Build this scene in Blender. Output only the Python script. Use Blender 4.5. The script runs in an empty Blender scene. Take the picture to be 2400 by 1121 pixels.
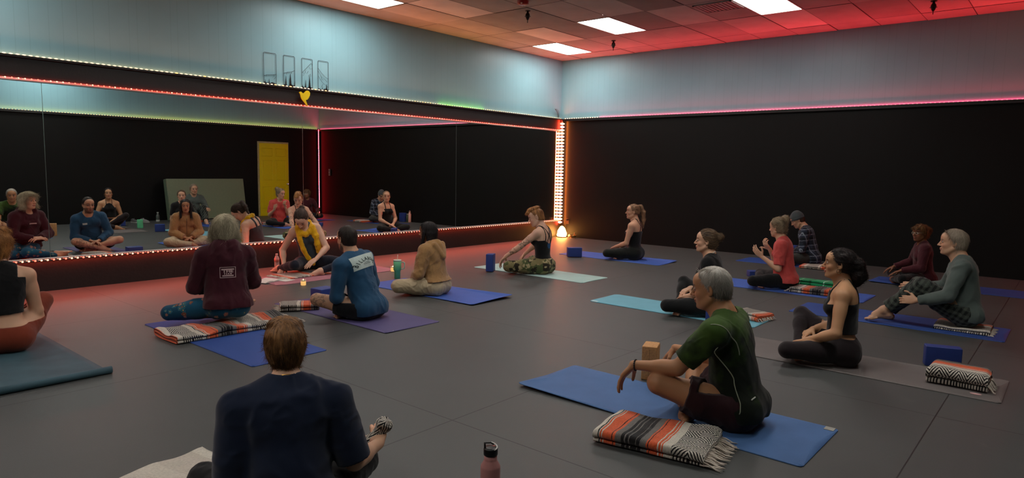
import bpy, math, random
import numpy as np
from mathutils import Vector, Matrix
from mathutils.bvhtree import BVHTree

S = bpy.context.scene
COL = S.collection
V3 = lambda *a: np.array(a, dtype=np.float64)
RAD = math.radians

# ------------------------------------------------------------------ camera
F_PX = 1572.57
yaw, pit, rol = 0.701334704, -0.102549522, 0.0179498
Fw = V3(math.cos(yaw)*math.cos(pit), math.sin(yaw)*math.cos(pit), math.sin(pit))
R0 = V3(math.sin(yaw), -math.cos(yaw), 0.0); U0 = np.cross(R0, Fw)
Rt = R0*math.cos(rol)+U0*math.sin(rol); Up = -R0*math.sin(rol)+U0*math.cos(rol)
CAM = V3(-11.4538, -8.3430, 1.3771)
cd = bpy.data.cameras.new('camera'); cam = bpy.data.objects.new('camera', cd); COL.objects.link(cam)
cd.sensor_fit = 'HORIZONTAL'; cd.sensor_width = 36.0; cd.lens = F_PX/2400*36.0
cd.clip_start = 0.05; cd.clip_end = 100
cam.matrix_world = Matrix(((Rt[0], Up[0], -Fw[0], CAM[0]), (Rt[1], Up[1], -Fw[1], CAM[1]), (Rt[2], Up[2], -Fw[2], CAM[2]), (0, 0, 0, 1)))
S.camera = cam
S.view_settings.view_transform = 'Standard'; S.view_settings.look = 'None'
S.view_settings.gamma = 1.0; S.view_settings.use_curve_mapping = False
S.view_settings.exposure = 0.0
w = bpy.data.worlds.new('world'); S.world = w; w.use_nodes = True
w.node_tree.nodes['Background'].inputs[0].default_value = (0.02, 0.022, 0.025, 1)
w.node_tree.nodes['Background'].inputs[1].default_value = 0.3

# room numbers (corner of the mirror wall and the far wall is the origin)
WALL_Y = 0.05; OPP = -8.72; XL = -15.0; H = 3.637; LEDGE = 2.44
LAMP_E = 16.5
STRIPS = {  # name: (start, end, up direction of the light, colour, watts)
 'top':   ((XL, -0.02, 2.465), (-0.06, -0.02, 2.465), (0, -.50, 1), (1.0, 0.26, 0.08), 46),
 'topglow': ((XL, 0.036, 2.45), (-0.06, 0.036, 2.45), (0, 0, 1), (1.0, 0.50, 0.22), 5),
 'rightglow': ((-0.008, -0.9, 2.45), (-0.008, OPP+.05, 2.45), (0, 0, 1), (1.0, 0.03, 0.08), 9),
 'beam':  ((XL, -0.022, 2.215), (-0.06, -0.022, 2.215), (0, 0.8, 0.6), (1.0, 0.04, 0.015), 9),
 'kick':  ((XL, -0.02, 0.335), (-0.06, -0.02, 0.335), (0, -0.5, -0.9), (1.0, 0.07, 0.02), 60),
 'right': ((-0.04, -0.05, 2.465), (-0.04, OPP+.05, 2.465), (-.5, 0, 1), (1.0, 0.02, 0.035), 41),
 'greenglow': ((-3.5, 0.038, 2.45), (-2.4, 0.038, 2.45), (0, 0, 1), (0.35, 1.0, 0.05), 1.3),
 'oppo':  ((XL, OPP+.03, 2.46), (-0.06, OPP+.03, 2.46), (0, 0, 1), (1.0, 0.58, 0.07), 9),
 'cornerv': ((-0.10, -0.03, 0.25), (-0.10, -0.03, 2.44), (0, 1, 0), (1.0, 0.03, 0.01), 26),
 'cornerw': ((-0.03, -0.10, 0.25), (-0.03, -0.10, 2.44), (1, -.3, 0), (1.0, 0.20, 0.02), 12),
 'farv': ((-0.05, OPP+.05, 0.02), (-0.05, OPP+.05, 2.44), (-1, 1, 0), (1.0, 0.01, 0.02), 9),
}
def area_strip(name, a, b, d, col, watts, wid=0.012):
    a, b = Vector(a), Vector(b); L = (b-a).length
    ld = bpy.data.lights.new(name, 'AREA'); ld.shape = 'RECTANGLE'; ld.size = L; ld.size_y = wid
    ld.energy = watts; ld.color = col
    if name.endswith(('_top', '_right')): ld.spread = RAD(105)
    o = bpy.data.objects.new(name, ld); COL.objects.link(o)
    x = (b-a).normalized(); z = -Vector(d).normalized(); z = (z-x*z.dot(x)).normalized(); y = z.cross(x)
    o.matrix_world = Matrix(((x[0], y[0], z[0], 0), (x[1], y[1], z[1], 0), (x[2], y[2], z[2], 0), (0, 0, 0, 1)))
    o.location = (a+b)/2
    return o
for n_, (a_, b_, d_, c_, w_) in STRIPS.items():
    area_strip('led_light_'+n_, a_, b_, d_, c_, w_)

# ------------------------------------------------------------------ helpers
def lin(h):
    if isinstance(h, str):
        h = h.lstrip('#'); c = [int(h[i:i+2], 16)/255 for i in (0, 2, 4)]
        return tuple(v/12.92 if v <= 0.04045 else ((v+0.055)/1.055)**2.4 for v in c)
    return tuple(h)
def new_mat(name):
    m = bpy.data.materials.new(name); m.use_nodes = True
    return m, m.node_tree, m.node_tree.nodes['Principled BSDF']
def N(nt, t, **kw):
    n = nt.nodes.new(t)
    for k, v in kw.items():
        if k.startswith('i_'):
            key = k[2:]
            n.inputs[int(key) if key.isdigit() else key].default_value = v
        else: setattr(n, k, v)
    return n
MATS = {}
def plain(name, col, rough=0.7, metal=0.0, var=0.08, nscale=25.0, bump=0.15, bscale=300.0, emis=None, estr=0, spec=0.5, sheen=0.0, coat=0.0, trans=0.0):
    """plain surface with slight procedural mottling and bump"""
    if name in MATS: return MATS[name]
    m, nt, b = new_mat(name); c = lin(col)
    L = nt.links.new
    tc = N(nt, 'ShaderNodeTexCoord'); no = N(nt, 'ShaderNodeTexNoise'); no.inputs['Scale'].default_value = nscale; no.inputs['Detail'].default_value = 4
    L(tc.outputs['Object'], no.inputs['Vector'])
    mx = N(nt, 'ShaderNodeMix', data_type='RGBA')
    mx.inputs[6].default_value = (*[v*(1-var*2) for v in c], 1); mx.inputs[7].default_value = (*[min(1, v*(1+var*2)) for v in c], 1)
    L(no.outputs['Fac'], mx.inputs[0]); L(mx.outputs[2], b.inputs['Base Color'])
    if bump > 0:
        n2 = N(nt, 'ShaderNodeTexNoise'); n2.inputs['Scale'].default_value = bscale; n2.inputs['Detail'].default_value = 3
        L(tc.outputs['Object'], n2.inputs['Vector'])
        bp = N(nt, 'ShaderNodeBump'); bp.inputs['Strength'].default_value = bump; bp.inputs['Distance'].default_value = 0.004
        L(n2.outputs['Fac'], bp.inputs['Height']); L(bp.outputs[0], b.inputs['Normal'])
    b.inputs['Roughness'].default_value = rough; b.inputs['Metallic'].default_value = metal
    b.inputs['Specular IOR Level'].default_value = spec
    if sheen: b.inputs['Sheen Weight'].default_value = sheen
    if coat: b.inputs['Coat Weight'].default_value = coat
    if trans: b.inputs['Transmission Weight'].default_value = trans
    if emis is not None:
        b.inputs['Emission Color'].default_value = (*lin(emis), 1); b.inputs['Emission Strength'].default_value = estr
    MATS[name] = m; return m
def vcol_mat(name, rough=0.6, bump=0.1, bscale=400.0, spec=0.4, sss=0.0, sheen=0.0):
    if name in MATS: return MATS[name]
    m, nt, b = new_mat(name); L = nt.links.new
    a = N(nt, 'ShaderNodeAttribute', attribute_name='Col'); L(a.outputs['Color'], b.inputs['Base Color'])
    tc = N(nt, 'ShaderNodeTexCoord'); n2 = N(nt, 'ShaderNodeTexNoise'); n2.inputs['Scale'].default_value = bscale
    L(tc.outputs['Object'], n2.inputs['Vector'])
    bp = N(nt, 'ShaderNodeBump'); bp.inputs['Strength'].default_value = bump; bp.inputs['Distance'].default_value = 0.003
    L(n2.outputs['Fac'], bp.inputs['Height']); L(bp.outputs[0], b.inputs['Normal'])
    b.inputs['Roughness'].default_value = rough; b.inputs['Specular IOR Level'].default_value = spec
    if sss:
        b.inputs['Subsurface Weight'].default_value = sss; b.inputs['Subsurface Radius'].default_value = (1, .35, .2); b.inputs['Subsurface Scale'].default_value = 0.01
    if sheen: b.inputs['Sheen Weight'].default_value = sheen
    MATS[name] = m; return m
def link_mesh(name, me, mat=None, parent=None, smooth=False):
    o = bpy.data.objects.new(name, me); COL.objects.link(o)
    if mat is not None: me.materials.append(mat)
    if parent is not None: o.parent = parent
    if smooth: me.polygons.foreach_set('use_smooth', np.ones(len(me.polygons), bool))
    return o
def np_mesh(name, verts, faces, mat=None, parent=None, smooth=True, col=None, uv=None):
    """verts (n,3), faces (m,k) array of equal-sided polygons, or a list of such arrays"""
    me = bpy.data.meshes.new(name)
    if isinstance(faces, np.ndarray): faces = [faces]
    faces = [f for f in faces if len(f)]
    nl = sum(f.size for f in faces); npoly = sum(len(f) for f in faces)
    me.vertices.add(len(verts)); me.vertices.foreach_set('co', np.asarray(verts, np.float32).ravel())
    me.loops.add(nl); me.loops.foreach_set('vertex_index', np.concatenate([f.ravel() for f in faces]).astype(np.int32))
    me.polygons.add(npoly)
    st = []; tot = []; o = 0
    for f in faces:
        k = f.shape[1]; st.append(o+np.arange(len(f))*k); o += f.size
    me.polygons.foreach_set('loop_start', np.concatenate(st).astype(np.int32))
    me.update(calc_edges=True)
    if col is not None:
        a = me.color_attributes.new('Col', 'FLOAT_COLOR', 'POINT')
        c4 = np.ones((len(verts), 4), np.float32); c4[:, :3] = col; a.data.foreach_set('color', c4.ravel())
    if uv is not None:
        ul = me.uv_layers.new(name='UVMap')
        idx = np.concatenate([f.ravel() for f in faces]); ul.data.foreach_set('uv', np.asarray(uv, np.float32)[idx].ravel())
    return link_mesh(name, me, mat, parent, smooth)
class MB:
    """collects boxes, tubes and lathes into one mesh"""
    def __init__(s): s.v = []; s.f = []
    def add(s, v, f):
        o = len(s.v); s.v += [tuple(p) for p in v]; s.f += [tuple(i+o for i in q) for q in f]
    def box(s, lo, hi, M=None, bev=0.0):
        x0, y0, z0 = lo; x1, y1, z1 = hi
        if bev <= 0:
            v = [(x, y, z) for x in (x0, x1) for y in (y0, y1) for z in (z0, z1)]
            f = [(0, 1, 3, 2), (4, 6, 7, 5), (0, 4, 5, 1), (2, 3, 7, 6), (0, 2, 6, 4), (1, 5, 7, 3)]
        else:
            import bmesh
            bm = bmesh.new(); bmesh.ops.create_cube(bm, size=1.0)
            for q in bm.verts: q.co = Vector(((x0+x1)/2+q.co.x*(x1-x0), (y0+y1)/2+q.co.y*(y1-y0), (z0+z1)/2+q.co.z*(z1-z0)))
            bmesh.ops.bevel(bm, geom=bm.edges[:], offset=bev, segments=3, affect='EDGES', profile=0.6)
            bm.verts.index_update(); v = [tuple(q.co) for q in bm.verts]; f = [tuple(q.index for q in fc.verts) for fc in bm.faces]; bm.free()
        if M is not None: v = [tuple(M @ Vector(p)) for p in v]
        s.add(v, f); return s
    def lathe(s, prof, c=(0, 0, 0), n=24, sx=1, sy=1, M=None):
        v = []; f = []
        for r, z in prof:
            for i in range(n):
                a = 2*math.pi*i/n; v.append((c[0]+sx*r*math.cos(a), c[1]+sy*r*math.sin(a), c[2]+z))
        for j in range(len(prof)-1):
            for i in range(n):
                a, b = j*n+i, j*n+(i+1) % n; f.append((a, b, b+n, a+n))
        f.append(tuple(range(n-1, -1, -1))); f.append(tuple((len(prof)-1)*n+i for i in range(n)))
        if M is not None: v = [tuple(M @ Vector(p)) for p in v]
        s.add(v, f); return s
    def tube(s, pts, r, n=8, closed=False, flat=1.0):
        pts = [Vector(p) for p in pts]; v = []; f = []; m = len(pts); prev = None
        for i, p in enumerate(pts):
            if closed: t = pts[(i+1) % m]-pts[i-1]
            else: t = pts[min(i+1, m-1)]-pts[max(i-1, 0)]
            t.normalize()
            u = prev if prev is not None else (Vector((0, 0, 1)) if abs(t.z) < .9 else Vector((1, 0, 0)))
            u = (u-t*u.dot(t)).normalized(); prev = u; w_ = t.cross(u)
            rr = r[i] if isinstance(r, (list, tuple)) else r
            for k in range(n):
                a = 2*math.pi*k/n; v.append(p+u*math.cos(a)*rr+w_*math.sin(a)*rr*flat)
        L = m if closed else m-1
        for i in range(L):
            for k in range(n):
                a, b = i*n+k, i*n+(k+1) % n; c, d = ((i+1) % m)*n+k, ((i+1) % m)*n+(k+1) % n
                f.append((a, b, d, c))
        if not closed: f.append(tuple(range(n-1, -1, -1))); f.append(tuple((m-1)*n+k for k in range(n)))
        s.add(v, f); return s
    def prism(s, poly, axis, d0, d1):
        """extrude a 2-D outline along an axis (0,1,2)"""
        o = [i for i in range(3) if i != axis]; v = []
        for d in (d0, d1):
            for p in poly:
                q = [0, 0, 0]; q[axis] = d; q[o[0]] = p[0]; q[o[1]] = p[1]; v.append(q)
        n = len(poly); f = [tuple(range(n-1, -1, -1)), tuple(range(n, 2*n))]
        for i in range(n): f.append((i, (i+1) % n, n+(i+1) % n, n+i))
        s.add(v, f); return s
    def build(s, name, mat=None, parent=None, smooth=False):
        me = bpy.data.meshes.new(name); me.from_pydata([tuple(p) for p in s.v], [], s.f); me.update()
        import bmesh
        bm = bmesh.new(); bm.from_mesh(me); bmesh.ops.recalc_face_normals(bm, faces=bm.faces[:]); bm.to_mesh(me); bm.free()
        return link_mesh(name, me, mat, parent, smooth)
def autosmooth(o, ang=35):
    me = o.data; me.polygons.foreach_set('use_smooth', np.ones(len(me.polygons), bool))
    import bmesh
    bm = bmesh.new(); bm.from_mesh(me)
    for e in bm.edges:
        if len(e.link_faces) == 2 and e.calc_face_angle(0) > math.radians(ang): e.smooth = False
    bm.to_mesh(me); bm.free(); return o
def empty(name, loc=(0, 0, 0), rz=0.0):
    o = bpy.data.objects.new(name, None); o.empty_display_size = 0.1; COL.objects.link(o)
    o.location = loc; o.rotation_euler = (0, 0, rz); return o
def tag(o, label=None, cat=None, group=None, kind=None):
    if label: o['label'] = label
    if cat: o['category'] = cat
    if group: o['group'] = group
    if kind: o['kind'] = kind
    return o
def copy_thing(o, loc=None, rz=None, label=None):
    c = o.copy(); COL.objects.link(c)
    for ch in list(o.children):
        d = ch.copy(); COL.objects.link(d); d.parent = c
        for g in list(ch.children):
            e = g.copy(); COL.objects.link(e); e.parent = d
    if loc is not None: c.location = loc
    if rz is not None: c.rotation_euler = (0, 0, rz)
    if label: c['label'] = label
    return c
# ------------------------------------------------------------------ the room
def wall_paint(name, top, bottom, split, ribs=True, axis='x'):
    """teal vertical-grooved panelling above the ledge, black painted boards below"""
    m, nt, b = new_mat(name); L = nt.links.new
    tc = N(nt, 'ShaderNodeNewGeometry'); sp = N(nt, 'ShaderNodeSeparateXYZ'); L(tc.outputs['Position'], sp.inputs[0])
    up = N(nt, 'ShaderNodeMath', operation='GREATER_THAN'); up.inputs[1].default_value = split; L(sp.outputs['Z'], up.inputs[0])
    no = N(nt, 'ShaderNodeTexNoise'); no.inputs['Scale'].default_value = 1.3; no.inputs['Detail'].default_value = 5; L(tc.outputs['Position'], no.inputs['Vector'])
    ct = N(nt, 'ShaderNodeMix', data_type='RGBA'); t = lin(top)
    ct.inputs[6].default_value = (*[v*.88 for v in t], 1); ct.inputs[7].default_value = (*[min(1, v*1.1) for v in t], 1); L(no.outputs['Fac'], ct.inputs[0])
    cb = N(nt, 'ShaderNodeMix', data_type='RGBA'); t = lin(bottom)
    cb.inputs[6].default_value = (*[v*.7 for v in t], 1); cb.inputs[7].default_value = (*[v*1.3 for v in t], 1); L(no.outputs['Fac'], cb.inputs[0])
    mx = N(nt, 'ShaderNodeMix', data_type='RGBA'); L(up.outputs[0], mx.inputs[0]); L(cb.outputs[2], mx.inputs[6]); L(ct.outputs[2], mx.inputs[7])
    # grooves: thin lines at uneven spacing
    ax = sp.outputs['X' if axis == 'x' else 'Y']
    md = N(nt, 'ShaderNodeMath', operation='MULTIPLY'); md.inputs[1].default_value = 1/0.15; L(ax, md.inputs[0])
    wn = N(nt, 'ShaderNodeTexWhiteNoise', noise_dimensions='1D'); fl = N(nt, 'ShaderNodeMath', operation='FLOOR'); L(md.outputs[0], fl.inputs[0]); L(fl.outputs[0], wn.inputs['W'])
    fr = N(nt, 'ShaderNodeMath', operation='FRACT'); L(md.outputs[0], fr.inputs[0])
    wm = N(nt, 'ShaderNodeMath', operation='MULTIPLY'); wm.inputs[1].default_value = 0.7; L(wn.outputs['Value'], wm.inputs[0])
    sb = N(nt, 'ShaderNodeMath', operation='SUBTRACT'); L(fr.outputs[0], sb.inputs[0]); L(wm.outputs[0], sb.inputs[1])
    ab = N(nt, 'ShaderNodeMath', operation='ABSOLUTE'); L(sb.outputs[0], ab.inputs[0])
    ln = N(nt, 'ShaderNodeMath', operation='LESS_THAN'); ln.inputs[1].default_value = 0.022; L(ab.outputs[0], ln.inputs[0])
    dk = N(nt, 'ShaderNodeMix', data_type='RGBA', blend_type='MULTIPLY'); dk.inputs[7].default_value = (.90, .90, .90, 1)
    L(ln.outputs[0], dk.inputs[0]); L(mx.outputs[2], dk.inputs[6]); L(dk.outputs[2], b.inputs['Base Color'])
    inv = N(nt, 'ShaderNodeMath', operation='SUBTRACT'); inv.inputs[0].default_value = 1; L(ln.outputs[0], inv.inputs[1])
    bp = N(nt, 'ShaderNodeBump'); bp.inputs['Strength'].default_value = 0.25; bp.inputs['Distance'].default_value = 0.002
    L(inv.outputs[0], bp.inputs['Height']); L(bp.outputs[0], b.inputs['Normal'])
    rg = N(nt, 'ShaderNodeMapRange'); rg.inputs[3].default_value = .6; rg.inputs[4].default_value = .38; L(up.outputs[0], rg.inputs[0]); L(rg.outputs[0], b.inputs['Roughness'])
    b.inputs['Specular IOR Level'].default_value = 0.2
    return m
TEAL = '#86b3bf'; BLACK = '#0b0b0a'
wm1 = wall_paint('teal_over_black_a', TEAL, BLACK, LEDGE, axis='x')
wm2 = wall_paint('teal_over_black_b', TEAL, BLACK, LEDGE, axis='y')
def struct(name, mb, mat, **k):
    o = mb.build(name, mat, **k); o['kind'] = 'structure'; return o
struct('wall_mirror_side', MB().box((XL-.2, WALL_Y, 0), (.2, WALL_Y+.15, H)), wm1)
struct('wall_far', MB().box((0, OPP-.2, 0), (.15, WALL_Y+.15, H)), wm2)
struct('wall_opposite', MB().box((XL-.2, OPP-.15, 0), (.2, OPP, H)), wm1)
struct('wall_near', MB().box((XL-.15, OPP-.2, 0), (XL, WALL_Y+.15, H)), wm2)
# slim black cap rails on which the led strips lie
blackwood = plain('black_painted_wood', '#0f0c0b', rough=.5, var=.35, nscale=8, bump=.3, bscale=40)
struct('trim_1', MB().box((-.045, OPP, 2.40), (0, WALL_Y, 2.445)), blackwood)
struct('trim_2', MB().box((XL, OPP, 2.40), (0, OPP+.045, 2.445)), blackwood)

# floor: rubber sheets with seams
m, nt, b = new_mat('rubber_floor'); L = nt.links.new
g = N(nt, 'ShaderNodeNewGeometry'); sp = N(nt, 'ShaderNodeSeparateXYZ'); L(g.outputs['Position'], sp.inputs[0])
def seam(out, off, per, wd):
    a = N(nt, 'ShaderNodeMath', operation='SUBTRACT'); a.inputs[1].default_value = off; L(out, a.inputs[0])
    p = N(nt, 'ShaderNodeMath', operation='PINGPONG'); p.inputs[1].default_value = per/2; L(a.outputs[0], p.inputs[0])
    c = N(nt, 'ShaderNodeMath', operation='LESS_THAN'); c.inputs[1].default_value = wd; L(p.outputs[0], c.inputs[0]); return c.outputs[0]
s1 = seam(sp.outputs['X'], -6.975, 1.95, .0035); s2 = seam(sp.outputs['Y'], -5.8, 2.0, .0035)
mxs = N(nt, 'ShaderNodeMath', operation='MAXIMUM'); L(s1, mxs.inputs[0]); L(s2, mxs.inputs[1])
nb = N(nt, 'ShaderNodeTexNoise'); nb.inputs['Scale'].default_value = 1.5; nb.inputs['Detail'].default_value = 6; L(g.outputs['Position'], nb.inputs['Vector'])
ns = N(nt, 'ShaderNodeTexNoise'); ns.inputs['Scale'].default_value = 240; ns.inputs['Detail'].default_value = 2; L(g.outputs['Position'], ns.inputs['Vector'])
r1 = N(nt, 'ShaderNodeMix', data_type='RGBA'); r1.inputs[6].default_value = (.050, .053, .052, 1); r1.inputs[7].default_value = (.074, .077, .075, 1); L(nb.outputs['Fac'], r1.inputs[0])
# worn scuff patches
nw = N(nt, 'ShaderNodeTexNoise'); nw.inputs['Scale'].default_value = 6; nw.inputs['Detail'].default_value = 8; nw.inputs['Roughness'].default_value = .7; L(g.outputs['Position'], nw.inputs['Vector'])
mr = N(nt, 'ShaderNodeMapRange'); mr.inputs[1].default_value = .62; mr.inputs[2].default_value = .8; mr.inputs[3].default_value = 0; mr.inputs[4].default_value = .35; L(nw.outputs['Fac'], mr.inputs[0])
r2 = N(nt, 'ShaderNodeMix', data_type='RGBA'); r2.inputs[7].default_value = (.12, .115, .105, 1); L(mr.outputs[0], r2.inputs[0]); L(r1.outputs[2], r2.inputs[6])
r3 = N(nt, 'ShaderNodeMix', data_type='RGBA'); r3.inputs[7].default_value = (.012, .012, .012, 1); L(mxs.outputs[0], r3.inputs[0]); L(r2.outputs[2], r3.inputs[6])
L(r3.outputs[2], b.inputs['Base Color'])
bp = N(nt, 'ShaderNodeBump'); bp.inputs['Strength'].default_value = .35; bp.inputs['Distance'].default_value = .002; L(ns.outputs['Fac'], bp.inputs['Height']); L(bp.outputs[0], b.inputs['Normal'])
b.inputs['Roughness'].default_value = .52; b.inputs['Specular IOR Level'].default_value = .45
struct('floor', MB().box((XL-.2, OPP-.2, -.1), (.2, WALL_Y+.2, 0)), m)

# ceiling: one slab of lay-in tiles, its grid in geometry; tile tone by cell
X0, DX, Y0, DY = -.52, 1.16, -.45, .60
LIT = [(0, 0), (1, 3), (1, 7), (4, 0), (5, 5), (5, 9), (8, 0), (9, 6), (9, 10), (5, 12)]
m, nt, b = new_mat('ceiling_tiles'); L = nt.links.new
a = N(nt, 'ShaderNodeAttribute', attribute_name='Col')
g = N(nt, 'ShaderNodeNewGeometry'); nb = N(nt, 'ShaderNodeTexNoise'); nb.inputs['Scale'].default_value = 3; nb.inputs['Detail'].default_value = 6; L(g.outputs['Position'], nb.inputs['Vector'])
mr = N(nt, 'ShaderNodeMapRange'); mr.inputs[3].default_value = .75; mr.inputs[4].default_value = 1.15; L(nb.outputs['Fac'], mr.inputs[0])
mm = N(nt, 'ShaderNodeMix', data_type='RGBA', blend_type='MULTIPLY'); mm.inputs[0].default_value = 1; L(a.outputs['Color'], mm.inputs[6]); L(mr.outputs[0], mm.inputs[7]); L(mm.outputs[2], b.inputs['Base Color'])
ns = N(nt, 'ShaderNodeTexNoise'); ns.inputs['Scale'].default_value = 160; L(g.outputs['Position'], ns.inputs['Vector'])
bp = N(nt, 'ShaderNodeBump'); bp.inputs['Strength'].default_value = .4; bp.inputs['Distance'].default_value = .003; L(ns.outputs['Fac'], bp.inputs['Height']); L(bp.outputs[0], b.inputs['Normal'])
b.inputs['Roughness'].default_value = .8
vs, fs, cs = [], [], []
rng = random.Random(5)
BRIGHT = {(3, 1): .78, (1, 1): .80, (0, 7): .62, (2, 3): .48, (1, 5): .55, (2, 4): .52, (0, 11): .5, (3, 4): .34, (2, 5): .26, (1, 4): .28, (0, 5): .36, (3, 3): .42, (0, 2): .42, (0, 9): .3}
for i in range(-1, 13):
    for j in range(-1, 15):
        x1 = min(0.0, X0-DX*i); x0 = max(XL, x1-DX if i >= 0 else X0); y1 = min(WALL_Y, Y0-DY*j); y0 = max(OPP, Y0-DY*(j+1)) if j >= 0 else Y0
        if x1-x0 < .02 or y1-y0 < .02: continue
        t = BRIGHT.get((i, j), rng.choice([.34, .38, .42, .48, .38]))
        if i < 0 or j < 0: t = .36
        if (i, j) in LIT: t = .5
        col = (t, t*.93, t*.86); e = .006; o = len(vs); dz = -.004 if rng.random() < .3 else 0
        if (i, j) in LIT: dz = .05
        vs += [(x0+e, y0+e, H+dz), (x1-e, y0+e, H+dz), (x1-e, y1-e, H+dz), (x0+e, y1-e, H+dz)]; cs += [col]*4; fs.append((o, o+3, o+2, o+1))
o = len(vs)  # backing sheet seen in the joints, and the T-grid
vs += [(XL-.2, OPP-.2, H+.06), (.2, OPP-.2, H+.06), (.2, WALL_Y+.2, H+.06), (XL-.2, WALL_Y+.2, H+.06)]; cs += [(.02, .015, .015)]*4; fs.append((o, o+3, o+2, o+1))
for k in range(13):
    xx = X0-DX*k; o = len(vs); vs += [(xx-.007, OPP, H+.003), (xx+.007, OPP, H+.003), (xx+.007, WALL_Y, H+.003), (xx-.007, WALL_Y, H+.003)]; cs += [(.10, .08, .075)]*4; fs.append((o, o+3, o+2, o+1))
for k in range(15):
    yy = Y0-DY*k
    if yy < OPP: break
    o = len(vs); vs += [(XL, yy-.007, H+.003), (0, yy-.007, H+.003), (0, yy+.007, H+.003), (XL, yy+.007, H+.003)]; cs += [(.10, .08, .075)]*4; fs.append((o, o+3, o+2, o+1))
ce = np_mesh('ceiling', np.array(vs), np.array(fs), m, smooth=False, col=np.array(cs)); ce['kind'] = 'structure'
struct('trim_3', MB().box((XL-.2, OPP-.2, H+.075), (.2, WALL_Y+.2, H+.1)), blackwood)

# ------------------------------------------------------------------ ceiling fittings
m_dif, nt, b = new_mat('lamp_diffuser'); L = nt.links.new
tc = N(nt, 'ShaderNodeTexCoord'); sp = N(nt, 'ShaderNodeSeparateXYZ'); L(tc.outputs['Object'], sp.inputs[0])
pp = N(nt, 'ShaderNodeMath', operation='PINGPONG'); pp.inputs[1].default_value = .15; L(sp.outputs['Y'], pp.inputs[0])
mr = N(nt, 'ShaderNodeMapRange'); mr.inputs[1].default_value = 0; mr.inputs[2].default_value = .15; mr.inputs[3].default_value = LAMP_E*.8; mr.inputs[4].default_value = LAMP_E*1.2; L(pp.outputs[0], mr.inputs[0])
b.inputs['Base Color'].default_value = (.8, .8, .8, 1); b.inputs['Emission Color'].default_value = (1.0, .965, .91, 1); L(mr.outputs[0], b.inputs['Emission Strength'])
whitemetal = plain('white_enamel', '#b9b2aa', rough=.4, bump=0, var=.02)
def troffer(i, j, label):
    x1 = X0-DX*i; x0 = x1-DX; y1 = Y0-DY*j; y0 = y1-DY; cx, cy = (x0+x1)/2, (y0+y1)/2
    r = empty('ceiling_light', (cx, cy, H)); tag(r, label, 'ceiling light', 'fluorescent lay-in ceiling lights')
    hx, hy = DX/2-.012, DY/2-.012
    f = MB()
    for s_ in (-1, 1):
        f.box((-hx, s_*hy-.008 if s_ < 0 else hy-.012, -.004), (hx, -hy+.012 if s_ < 0 else hy+.008, .045)); f.box((-hx if s_ < 0 else hx-.014, -hy, -.004), (-hx+.014 if s_ < 0 else hx, hy, .045))
    f.build('frame', whitemetal, r)
    MB().box((-hx+.014, -hy+.012, .004), (hx-.014, hy-.012, .012)).build('diffuser', m_dif, r)
    return r
troffer(0, 0, 'lit ceiling panel light in the corner of mirror wall and far wall')
troffer(1, 3, 'lit ceiling panel light, second from the corner, between two sprinklers')
troffer(1, 7, 'lit ceiling panel light farthest right, cut by the top edge beside the grey vent')
troffer(4, 0, 'lit ceiling panel light along the mirror wall, farthest left, cut by the top edge')
for ij in LIT[4:]:
    if ij[1] < 14: troffer(ij[0], ij[1], 'lit ceiling panel light above the frame, out of view')
darkmetal = plain('dark_metal', '#2a2320', rough=.45, metal=.6, var=.2, bump=.1)
def sprinkler(x, y, label):
    r = empty('ceiling_sprinkler', (x, y, H)); tag(r, label, 'sprinkler')
    MB().lathe([(.035, -.012), (.04, 0), (.04, .02)], n=20).build('escutcheon', darkmetal, r, smooth=True)
    MB().lathe([(.012, -.13), (.022, -.11), (.034, -.075), (.03, -.05), (.016, -.03), (.014, -.01)], n=16).build('body', darkmetal, r, smooth=True)
    d = MB().lathe([(.045, -.084), (.046, -.082), (.02, -.079)], n=16); d.box((-.004, -.004, -.17), (.004, .004, -.12)); d.build('deflector', darkmetal, r)
    return r
sprinkler(-3.84, -2.13, 'dark ceiling sprinkler left of the second panel light, beside the red alarm')
sprinkler(-1.27, -1.96, 'dark ceiling sprinkler nearest the corner panel light')
sprinkler(-1.19, -6.70, 'dark ceiling sprinkler at the top right above the black far wall')
r = empty('fire_alarm', (-4.30, -2.42, H)); tag(r, 'red round fire alarm with small clear lamps on the ceiling', 'fire alarm')
redpl = plain('red_plastic', '#a5160e', rough=.35, var=.05, bump=0)
MB().lathe([(.055, -.05), (.075, -.035), (.08, 0), (.085, .012)], n=28).build('housing', redpl, r, smooth=True)
for a_ in range(4): MB().lathe([(.002, -.028), (.012, -.022), (.013, -.01)], c=(.07*math.cos(a_*1.57+.4), .07*math.sin(a_*1.57+.4), -.025), n=10).build('lamp', plain('clear_lens', '#ffc9b0', rough=.15, bump=0), r, smooth=True)
r = empty('air_vent', (-2.50, -4.38, H)); tag(r, 'grey square air vent in the ceiling beside the right panel light', 'air vent')
f = MB(); 
for a0, a1 in (((-.24, -.27), (.24, -.245)), ((-.24, .245), (.24, .27)), ((-.24, -.27), (-.215, .27)), ((.215, -.27), (.24, .27))): f.box((*a0, -.012), (*a1, .004))
f.build('frame', plain('vent_grey', '#8e8580', rough=.5, bump=0), r)
f = MB()
for k in range(9): f.box((-.215, -.235+k*.055, -.008), (.215, -.20+k*.055, -.003))
f.build('slat', MATS['vent_grey'], r)

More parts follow.
